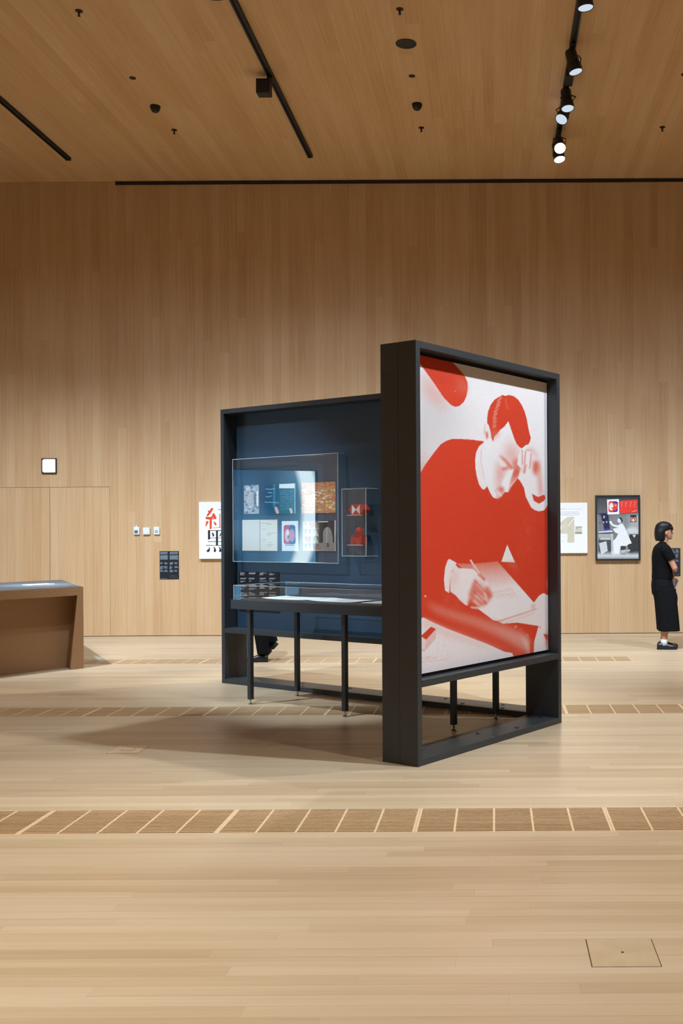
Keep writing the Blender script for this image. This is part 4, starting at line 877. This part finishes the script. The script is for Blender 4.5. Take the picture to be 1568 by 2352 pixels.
M['lcd'] = plain('grey_display', srgb(92, 112, 108), 0.3); M['pale'] = plain('white_casing', (0.75, 0.8, 0.8, 1), 0.4)
t = wall_thing('climate_logger', 'small white data logger with square grey display and top knob', 'data logger', -5.195, 1.463)
rbox('casing', 0, 0.083, -0.03, 0, 0, 0.113, M['pale'], t); box('display', 0.016, 0.064, -0.0315, -0.03, 0.02, 0.066, M['lcd'], t)
bm = bmesh.new(); b_tube(bm, [(0.04, -0.015, 0.113), (0.04, -0.015, 0.145)], [0.011, 0.008], 10); link('probe', to_mesh(bm, 'probe'), M['pale'], t)
t = wall_thing('wall_transmitter', 'plain square white box between two data loggers', 'wall sensor', -5.06, 1.464)
rbox('casing', 0, 0.1, -0.035, 0, 0, 0.103, M['pale'], t); box('seam', 0.01, 0.09, -0.0356, -0.035, 0.018, 0.02, M['lcd'], t)
t = wall_thing('dial_logger', 'small white data logger with a round grey dial and thin cable', 'data logger', -4.906, 1.463)
rbox('casing', 0, 0.083, -0.03, 0, 0, 0.113, M['pale'], t)
for nm, r, mt, y in (('dial', 0.021, M['lcd'], -0.0315), ('dial_face', 0.012, M['pale'], -0.0325)):
    bm = bmesh.new(); b_rings(bm, [ring((0.04, yy, 0.043), r, r, 20, 2, Vector((1, 0, 0)), Vector((0, 0, 1))) for yy in (y, -0.03)]); link(nm, to_mesh(bm, nm), mt, t)
bm = bmesh.new(); b_tube(bm, [(0.06, -0.006, 0.113), (0.062, -0.004, 0.2)], 0.0025, 6); link('cable', to_mesh(bm, 'cable'), M['grille_light'], t)

# ------------------------------------------------------------------ desk with a lit tablet
FR = Vector((-4.545, 11.449, 0)); GD = Vector((-0.4826, 0.8758, 0)); DL, DD = 2.6, 1.95
dk = thing('exhibit_desk', 'brown fibreboard desk with a grey top and a deep open kneehole', 'desk', FR)
def quad(a0, a1, b0, b1): return [tuple((-E2 * a + GD * b)[:2]) for a, b in ((a0, b0), (a1, b0), (a1, b1), (a0, b1))]
ZT0, ZT1 = 0.81, 0.904
prism('top_slab', quad(0, DL, 0, DD), ZT0, ZT1 - 0.002, M['desk'], dk); prism('top_sheet', quad(0.02, DL - 0.02, 0.015, DD - 0.015), ZT1 - 0.002, ZT1, M['desktop'], dk)
for a0, a1, b0, b1 in ((0, 0.075, 0, 0.16), (DL, DL - 0.075, DL, DL - 0.16)):
    lo, hi = quad(a0, b1, 0, DD), quad(a0, a1, 0, DD)
    bm = bmesh.new(); b_rings(bm, [[Vector((p[0], p[1], 0)) for p in lo], [Vector((p[0], p[1], ZT0)) for p in hi]]); link('end_panel', to_mesh(bm, 'end_panel'), M['desk'], dk)
prism('kneehole_panel', quad(0.05, DL - 0.05, 0.24, 0.3), 0.0, ZT0 - 0.001, M['desk'], dk); prism('back_panel', quad(0.05, DL - 0.05, DD - 0.16, DD - 0.1), 0.0, ZT0 - 0.001, M['desk'], dk)
sp = (hit(74, 1346, UP, (0, 0, ZT1)) + hit(103, 1341, UP, (0, 0, ZT1))) / 2
t = thing('tablet', 'small brightly lit tablet lying on the grey desk top', 'tablet', (sp.x, sp.y, ZT1), (E2, Vector((-E2.y, E2.x, 0)), UP))
box('casing', -0.15, 0.15, -0.085, 0.085, 0.0, 0.008, M['white'], t, 0.002); box('display', -0.142, 0.142, -0.077, 0.077, 0.008, 0.009, plain('bright_display', (0.1, 0.1, 0.1, 1), 0.3, emit=(0.8, 0.96, 1.0, 1), estr=4.0), t)
# ------------------------------------------------------------------ people
M['skin'] = plain('skin', srgb(190, 138, 112), 0.55, noise=0.04, scale=30); M['hair'] = plain('black_hair', (0.006, 0.006, 0.007, 1), 0.5, spec=0.3, noise=0.3, scale=120)
M['shirt'] = plain('black_cotton', (0.006, 0.006, 0.007, 1), 0.9, spec=0.1, noise=0.15, scale=40); M['trouser'] = plain('black_twill', (0.006, 0.0065, 0.0075, 1), 0.85, spec=0.12, noise=0.2, scale=30)
M['shoe'] = plain('black_leather', (0.012, 0.014, 0.016, 1), 0.3); M['sole'] = plain('black_rubber', (0.012, 0.012, 0.012, 1), 0.7); M['sock'] = plain('white_sock', (0.7, 0.72, 0.73, 1), 0.8)
def fused(name, bm, mat, parent, vox=0.007, it=6):
    o = link(name, to_mesh(bm, name, True), mat, parent)
    m = o.modifiers.new('fuse', 'REMESH'); m.mode = 'VOXEL'; m.voxel_size = vox; m.use_smooth_shade = True
    s = o.modifiers.new('soften', 'SMOOTH'); s.iterations = it; s.factor = 0.5
    return o
def b_levels(bm, levels, yc=0.0, n=28, pw=2.2):
    """levels: (z, front x, back x, half width)"""
    b_rings(bm, [ring(((a + b) / 2, yc, z), abs(a - b) / 2, w_, n, pw) for z, a, b, w_ in levels])
def b_ball(bm, c, rx, ry, rz, n=14, k=8):
    b_rings(bm, [ring((c[0], c[1], c[2] + rz * math.sin(a)), rx * math.cos(a), ry * math.cos(a), n) for a in np.linspace(-PI / 2 + 0.15, PI / 2 - 0.15, k)])
def b_hand(bm, wrist, d, nrm, curl, side):
    """palm, four fingers bent at the knuckles and a thumb from the side of the palm"""
    wrist, d, nrm = Vector(wrist), Vector(d).normalized(), Vector(nrm); nrm = (nrm - d * nrm.dot(d)).normalized(); ac = d.cross(nrm) * side
    b_tube(bm, [wrist - d * 0.01, wrist + d * 0.03, wrist + d * 0.07, wrist + d * 0.085], [0.022, 0.034, 0.038, 0.03], 12, 0.42, ac)
    for i, (off, ln, r) in enumerate(((0.03, 0.064, 0.0085), (0.01, 0.072, 0.009), (-0.01, 0.067, 0.0085), (-0.029, 0.052, 0.0078))):
        p = wrist + d * 0.08 + ac * off; pts = [p - d * 0.015]; a = 0.0; q = p
        for s in (0.44, 0.32, 0.24):
            a += curl; q = q + (d * math.cos(a) + nrm * math.sin(a)) * (ln * s); pts.append(q)
        b_tube(bm, pts, [r, r, r * 0.93, r * 0.75], 8)
    p = wrist + d * 0.025 + ac * 0.03
    b_tube(bm, [p - ac * 0.01, p + (d * 0.5 + ac * 0.6 + nrm * 0.25) * 0.035, p + (d * 0.8 + ac * 0.55 + nrm * 0.7) * 0.06], [0.0125, 0.011, 0.008], 8)
def shoe(t, x, y, z, pitch=0.0, L=0.256, laces=True):
    """heel at x; toe towards +x"""
    k = L / 0.256
    sh = thing('shoe', None, None); sh.parent = t; sh.location = (x, y, z); sh.rotation_euler = (0, pitch, 0)
    bm = bmesh.new()
    b_rings(bm, [[Vector((px * k, a * w_, 0.022 + b * h_)) for a, b in ((-1, 0), (-1.02, 0.3), (-0.85, 0.72), (-0.45, 0.97), (0, 1), (0.45, 0.97), (0.85, 0.72), (1.02, 0.3), (1, 0))]
                 for px, w_, h_ in ((0.004, 0.024, 0.05), (0.015, 0.033, 0.06), (0.05, 0.036, 0.062), (0.09, 0.037, 0.066), (0.125, 0.041, 0.058), (0.16, 0.046, 0.044), (0.2, 0.047, 0.037), (0.23, 0.042, 0.033), (0.248, 0.03, 0.026), (0.255, 0.014, 0.014))])
    o = link('upper', to_mesh(bm, 'upper', True), M['shoe'], sh); autosmooth(o, 50)
    ol = [(0.0, 0.0), (0.006, 0.024), (0.03, 0.037), (0.09, 0.036), (0.15, 0.046), (0.2, 0.049), (0.235, 0.043), (0.255, 0.022), (0.26, 0)]
    full = [(a * k, b) for a, b in ol] + [(a * k, -b) for a, b in ol[-2:0:-1]]
    prism('welt', full, 0.012, 0.026, M['sole'], sh)
    boxes('sole', [(0.004 * k, 0.085 * k, -0.033, 0.033, 0, 0.0119)], M['sole'], sh, 0.002); prism('tread', [(a * k, b) for a, b in ((0.12, 0.04), (0.2, 0.046), (0.235, 0.038), (0.25, 0.015), (0.25, -0.015), (0.235, -0.038), (0.2, -0.046), (0.12, -0.04))], 0.0, 0.0119, M['sole'], sh)
    if laces:
        bm = bmesh.new()
        for q in (0.1, 0.118, 0.136): b_tube(bm, [(q * k, -0.02, 0.083 - (q - 0.1) * 0.55), (q * k, 0, 0.088 - (q - 0.1) * 0.55), (q * k, 0.02, 0.083 - (q - 0.1) * 0.55)], 0.003, 6)
        b_tube(bm, [(0.098 * k, 0, 0.088), (0.112 * k, 0.022, 0.098), (0.12 * k, 0.03, 0.09)], 0.003, 6); b_tube(bm, [(0.098 * k, 0, 0.088), (0.112 * k, -0.022, 0.098), (0.12 * k, -0.03, 0.09)], 0.003, 6)
        link('laces', to_mesh(bm, 'laces'), M['sole'], sh)
    return sh
HEAD = [(1.372, 0.068, 0.02, 0.018), (1.384, 0.08, -0.01, 0.038), (1.41, 0.083, -0.05, 0.054), (1.44, 0.084, -0.08, 0.063), (1.47, 0.082, -0.095, 0.067), (1.5, 0.086, -0.1, 0.069), (1.535, 0.083, -0.1, 0.068), (1.56, 0.066, -0.09, 0.058), (1.58, 0.03, -0.06, 0.04), (1.588, -0.005, -0.03, 0.012)]
def upper_body(bm, arms):
    b_levels(bm, HEAD)
    b_tube(bm, [(0.083, 0, 1.476), (0.094, 0, 1.455), (0.099, 0, 1.446), (0.085, 0, 1.437)], [0.006, 0.009, 0.012, 0.008], 8)
    b_ball(bm, (0.083, 0, 1.414), 0.008, 0.02, 0.005); b_ball(bm, (0.083, 0, 1.404), 0.008, 0.017, 0.005); b_ball(bm, (0.074, 0, 1.384), 0.014, 0.022, 0.014)
    for s in (-1, 1): b_ball(bm, (0.005, s * 0.072, 1.45), 0.016, 0.014, 0.03); b_ball(bm, (0.07, s * 0.03, 1.485), 0.014, 0.02, 0.006)
    b_tube(bm, [(-0.03, 0, 1.28), (-0.02, 0, 1.34), (-0.008, 0, 1.4)], [0.062, 0.052, 0.05], 16)
    b_levels(bm, [(0.84, 0.06, -0.14, 0.14), (1.0, 0.05, -0.14, 0.13), (1.15, 0.045, -0.145, 0.14), (1.25, 0.03, -0.13, 0.15), (1.3, 0.0, -0.09, 0.12)])
    for sh_, el, wr, hd, nr, cu, side in arms:
        b_tube(bm, [sh_, (Vector(sh_) + Vector(el)) / 2, el, (Vector(el) * 0.6 + Vector(wr) * 0.4), wr], [0.046, 0.043, 0.037, 0.036, 0.024], 14)
        b_hand(bm, wr, hd, nr, cu, side)
def eyes(t):
    for s in (-1, 1):
        bm = bmesh.new(); b_ball(bm, (0.0815, s * 0.031, 1.468), 0.006, 0.013, 0.005, 10, 6); link('eye', to_mesh(bm, 'eye', True), M['hair'], t)
    bm = bmesh.new(); b_ball(bm, (0.0905, 0, 1.409), 0.003, 0.017, 0.004, 10, 6); link('lips', to_mesh(bm, 'lips', True), plain('lips', srgb(170, 98, 88), 0.5), t)
# standing visitor
pv = thing('person', 'person in black shirt, wide cropped black trousers, white socks and black shoes, standing in profile', 'person', (2.142, 13.02, 0))
bm = bmesh.new()
upper_body(bm, [((-0.035, -0.155, 1.275), (0.082, -0.205, 1.02), (0.13, 0.03, 0.985), (0.0, 1, -0.05), (-0.3, 0, -1), 0.35, 1),
                ((-0.035, 0.155, 1.275), (0.06, 0.215, 1.04), (0.122, 0.165, 0.895), (0.12, -0.1, -1), (-0.2, -1, 0.0), 0.55, -1)])
b_levels(bm, [(0.84, 0.05, -0.14, 0.14), (0.72, 0.07, -0.13, 0.16)])
for s, dx in ((-1, 0.0), (1, 0.02)): b_tube(bm, [(-0.01 + dx, s * 0.085, 0.78), (0.0 + dx, s * 0.085, 0.45), (-0.015 + dx, s * 0.085, 0.3), (-0.033 + dx, s * 0.085, 0.12), (-0.033 + dx, s * 0.085, 0.06)], [0.075, 0.055, 0.052, 0.037, 0.038], 16)
fused('body', bm, M['skin'], pv, 0.006, 4); eyes(pv)
bm = bmesh.new(); b_levels(bm, [(1.352, -0.004, -0.116, 0.072), (1.375, 0.006, -0.128, 0.083), (1.41, 0.006, -0.134, 0.087), (1.45, 0.01, -0.135, 0.088), (1.475, 0.026, -0.134, 0.088), (1.492, 0.07, -0.133, 0.087), (1.51, 0.094, -0.13, 0.085), (1.545, 0.092, -0.12, 0.081), (1.573, 0.068, -0.1, 0.068), (1.592, 0.03, -0.065, 0.045), (1.6, -0.01, -0.03, 0.012)], 0, 32, 2.1)
for k in range(7): b_tube(bm, [(0.075, -0.06 + 0.02 * k, 1.53), (0.094 - abs(k - 3) * 0.004, -0.06 + 0.02 * k, 1.5), (0.092 - abs(k - 3) * 0.004, -0.058 + 0.019 * k, 1.478)], [0.014, 0.012, 0.004], 8)
fused('hair', bm, M['hair'], pv, 0.006, 3)
bm = bmesh.new(); b_levels(bm, [(0.868, 0.086, -0.166, 0.162), (0.9, 0.092, -0.17, 0.166), (0.95, 0.088, -0.166, 0.165), (1.05, 0.075, -0.166, 0.164), (1.15, 0.068, -0.168, 0.17), (1.22, 0.06, -0.16, 0.178), (1.275, 0.04, -0.14, 0.178), (1.305, 0.02, -0.115, 0.14), (1.325, 0.012, -0.09, 0.09), (1.342, 0.015, -0.07, 0.06)])
for s in (-1, 1): b_tube(bm, [(-0.045, s * 0.13, 1.28), (-0.02, s * 0.165, 1.24), (0.048, s * 0.195, 1.122)], [0.062, 0.07, 0.06], 16)
fused('shirt', bm, M['shirt'], pv, 0.007, 6)
bm = bmesh.new(); b_levels(bm, [(0.9, 0.07, -0.155, 0.15), (0.86, 0.082, -0.17, 0.168), (0.8, 0.1, -0.176, 0.18), (0.72, 0.115, -0.17, 0.185), (0.68, 0.12, -0.165, 0.18)])
for s, dx in ((-1, 0.0), (1, 0.008)): b_levels(bm, [(0.229, 0.163 + dx, -0.107 + dx, 0.098), (0.24, 0.163 + dx, -0.107 + dx, 0.098), (0.4, 0.15 + dx, -0.118 + dx, 0.097), (0.6, 0.13 + dx, -0.134 + dx, 0.096), (0.76, 0.115, -0.16, 0.09)], s * 0.09)
b_ball(bm, (0.11, -0.07, 0.63), 0.03, 0.06, 0.09)
fused('trousers', bm, M['trouser'], pv, 0.008, 4)
for s, dx in ((-1, 0.0), (1, 0.02)):
    bm = bmesh.new(); b_tube(bm, [(-0.033 + dx, s * 0.085, 0.05), (-0.035 + dx, s * 0.085, 0.09), (-0.035 + dx, s * 0.085, 0.128)], [0.042, 0.043, 0.042], 16); link('sock', to_mesh(bm, 'sock', True), M['sock'], pv)
    shoe(pv, -0.106 - (0.02 if s < 0 else -0.018), s * 0.085, 0.0)
ph = thing('phone', 'phone with a blue case in the visitor\'s lowered hand', 'phone', (2.142 + 0.146, 13.02 + 0.122, 0.79))
ph.rotation_euler = (0, math.radians(25), 0)
box('case', -0.006, 0.006, -0.037, 0.037, -0.075, 0.06, plain('blue_case', srgb(80, 160, 206), 0.4), ph, 0.003); box('screen', 0.0061, 0.0066, -0.034, 0.034, -0.072, 0.057, M['black'], ph); box('camera_bump', -0.008, -0.0061, -0.03, 0.0, 0.02, 0.052, M['black'], ph)
# visitor behind the panel, stepping away
pw_ = thing('person', 'person in black trousers and black shoes stepping along behind the blue panel', 'person', (-2.684, 12.02, 0)); pw_.rotation_euler = (0, 0, PI)
bm = bmesh.new()
upper_body(bm, [((-0.035, -0.155, 1.275), (-0.06, -0.2, 1.02), (0.03, -0.2, 0.82), (0.2, 0, -1), (0.3, 1, 0), 0.35, 1), ((-0.035, 0.155, 1.275), (-0.05, 0.2, 1.02), (0.0, 0.21, 0.81), (0.1, 0, -1), (0.3, -1, 0), 0.35, -1)])
LEGS = [[(-0.03, 0.085, 0.82), (0.03, 0.085, 0.48), (0.0, 0.085, 0.26), (-0.012, 0.085, 0.09)], [(-0.03, -0.085, 0.82), (0.03, -0.085, 0.5), (-0.03, -0.085, 0.34), (-0.085, -0.085, 0.2)]]
b_levels(bm, [(0.84, 0.05, -0.14, 0.14), (0.76, 0.05, -0.12, 0.15)])
for L in LEGS: b_tube(bm, L, [0.07, 0.052, 0.048, 0.036], 14)
fused('body', bm, M['skin'], pw_, 0.007, 4); eyes(pw_)
bm = bmesh.new(); b_levels(bm, [(1.4, -0.02, -0.115, 0.078), (1.45, 0.0, -0.12, 0.08), (1.5, 0.03, -0.12, 0.08), (1.53, 0.088, -0.118, 0.078), (1.56, 0.08, -0.105, 0.07), (1.59, 0.03, -0.065, 0.045), (1.6, -0.01, -0.03, 0.012)], 0, 28, 2.1); fused('hair', bm, M['hair'], pw_, 0.007, 3)
bm = bmesh.new(); b_levels(bm, [(0.82, 0.085, -0.165, 0.165), (0.95, 0.08, -0.16, 0.165), (1.15, 0.07, -0.165, 0.17), (1.275, 0.04, -0.14, 0.178), (1.305, 0.02, -0.115, 0.14), (1.335, 0.014, -0.075, 0.068)])
for s in (-1, 1): b_tube(bm, [(-0.045, s * 0.13, 1.28), (-0.045, s * 0.168, 1.22), (-0.05, s * 0.195, 1.08)], [0.062, 0.068, 0.058], 16)
fused('shirt', bm, M['shirt'], pw_, 0.008, 5)
bm = bmesh.new(); b_levels(bm, [(0.86, 0.07, -0.155, 0.15), (0.8, 0.08, -0.16, 0.165), (0.72, 0.08, -0.14, 0.165)])
for L in LEGS: b_tube(bm, [L[0], L[1], L[2], (L[3][0], L[3][1], L[3][2] + 0.0)], [0.1, 0.088, 0.08, 0.066], 18)
fused('trousers', bm, M['trouser'], pw_, 0.009, 4)
shoe(pw_, -0.07, 0.085, 0.0); shoe(pw_, -0.155, -0.085, 0.185, math.radians(47))
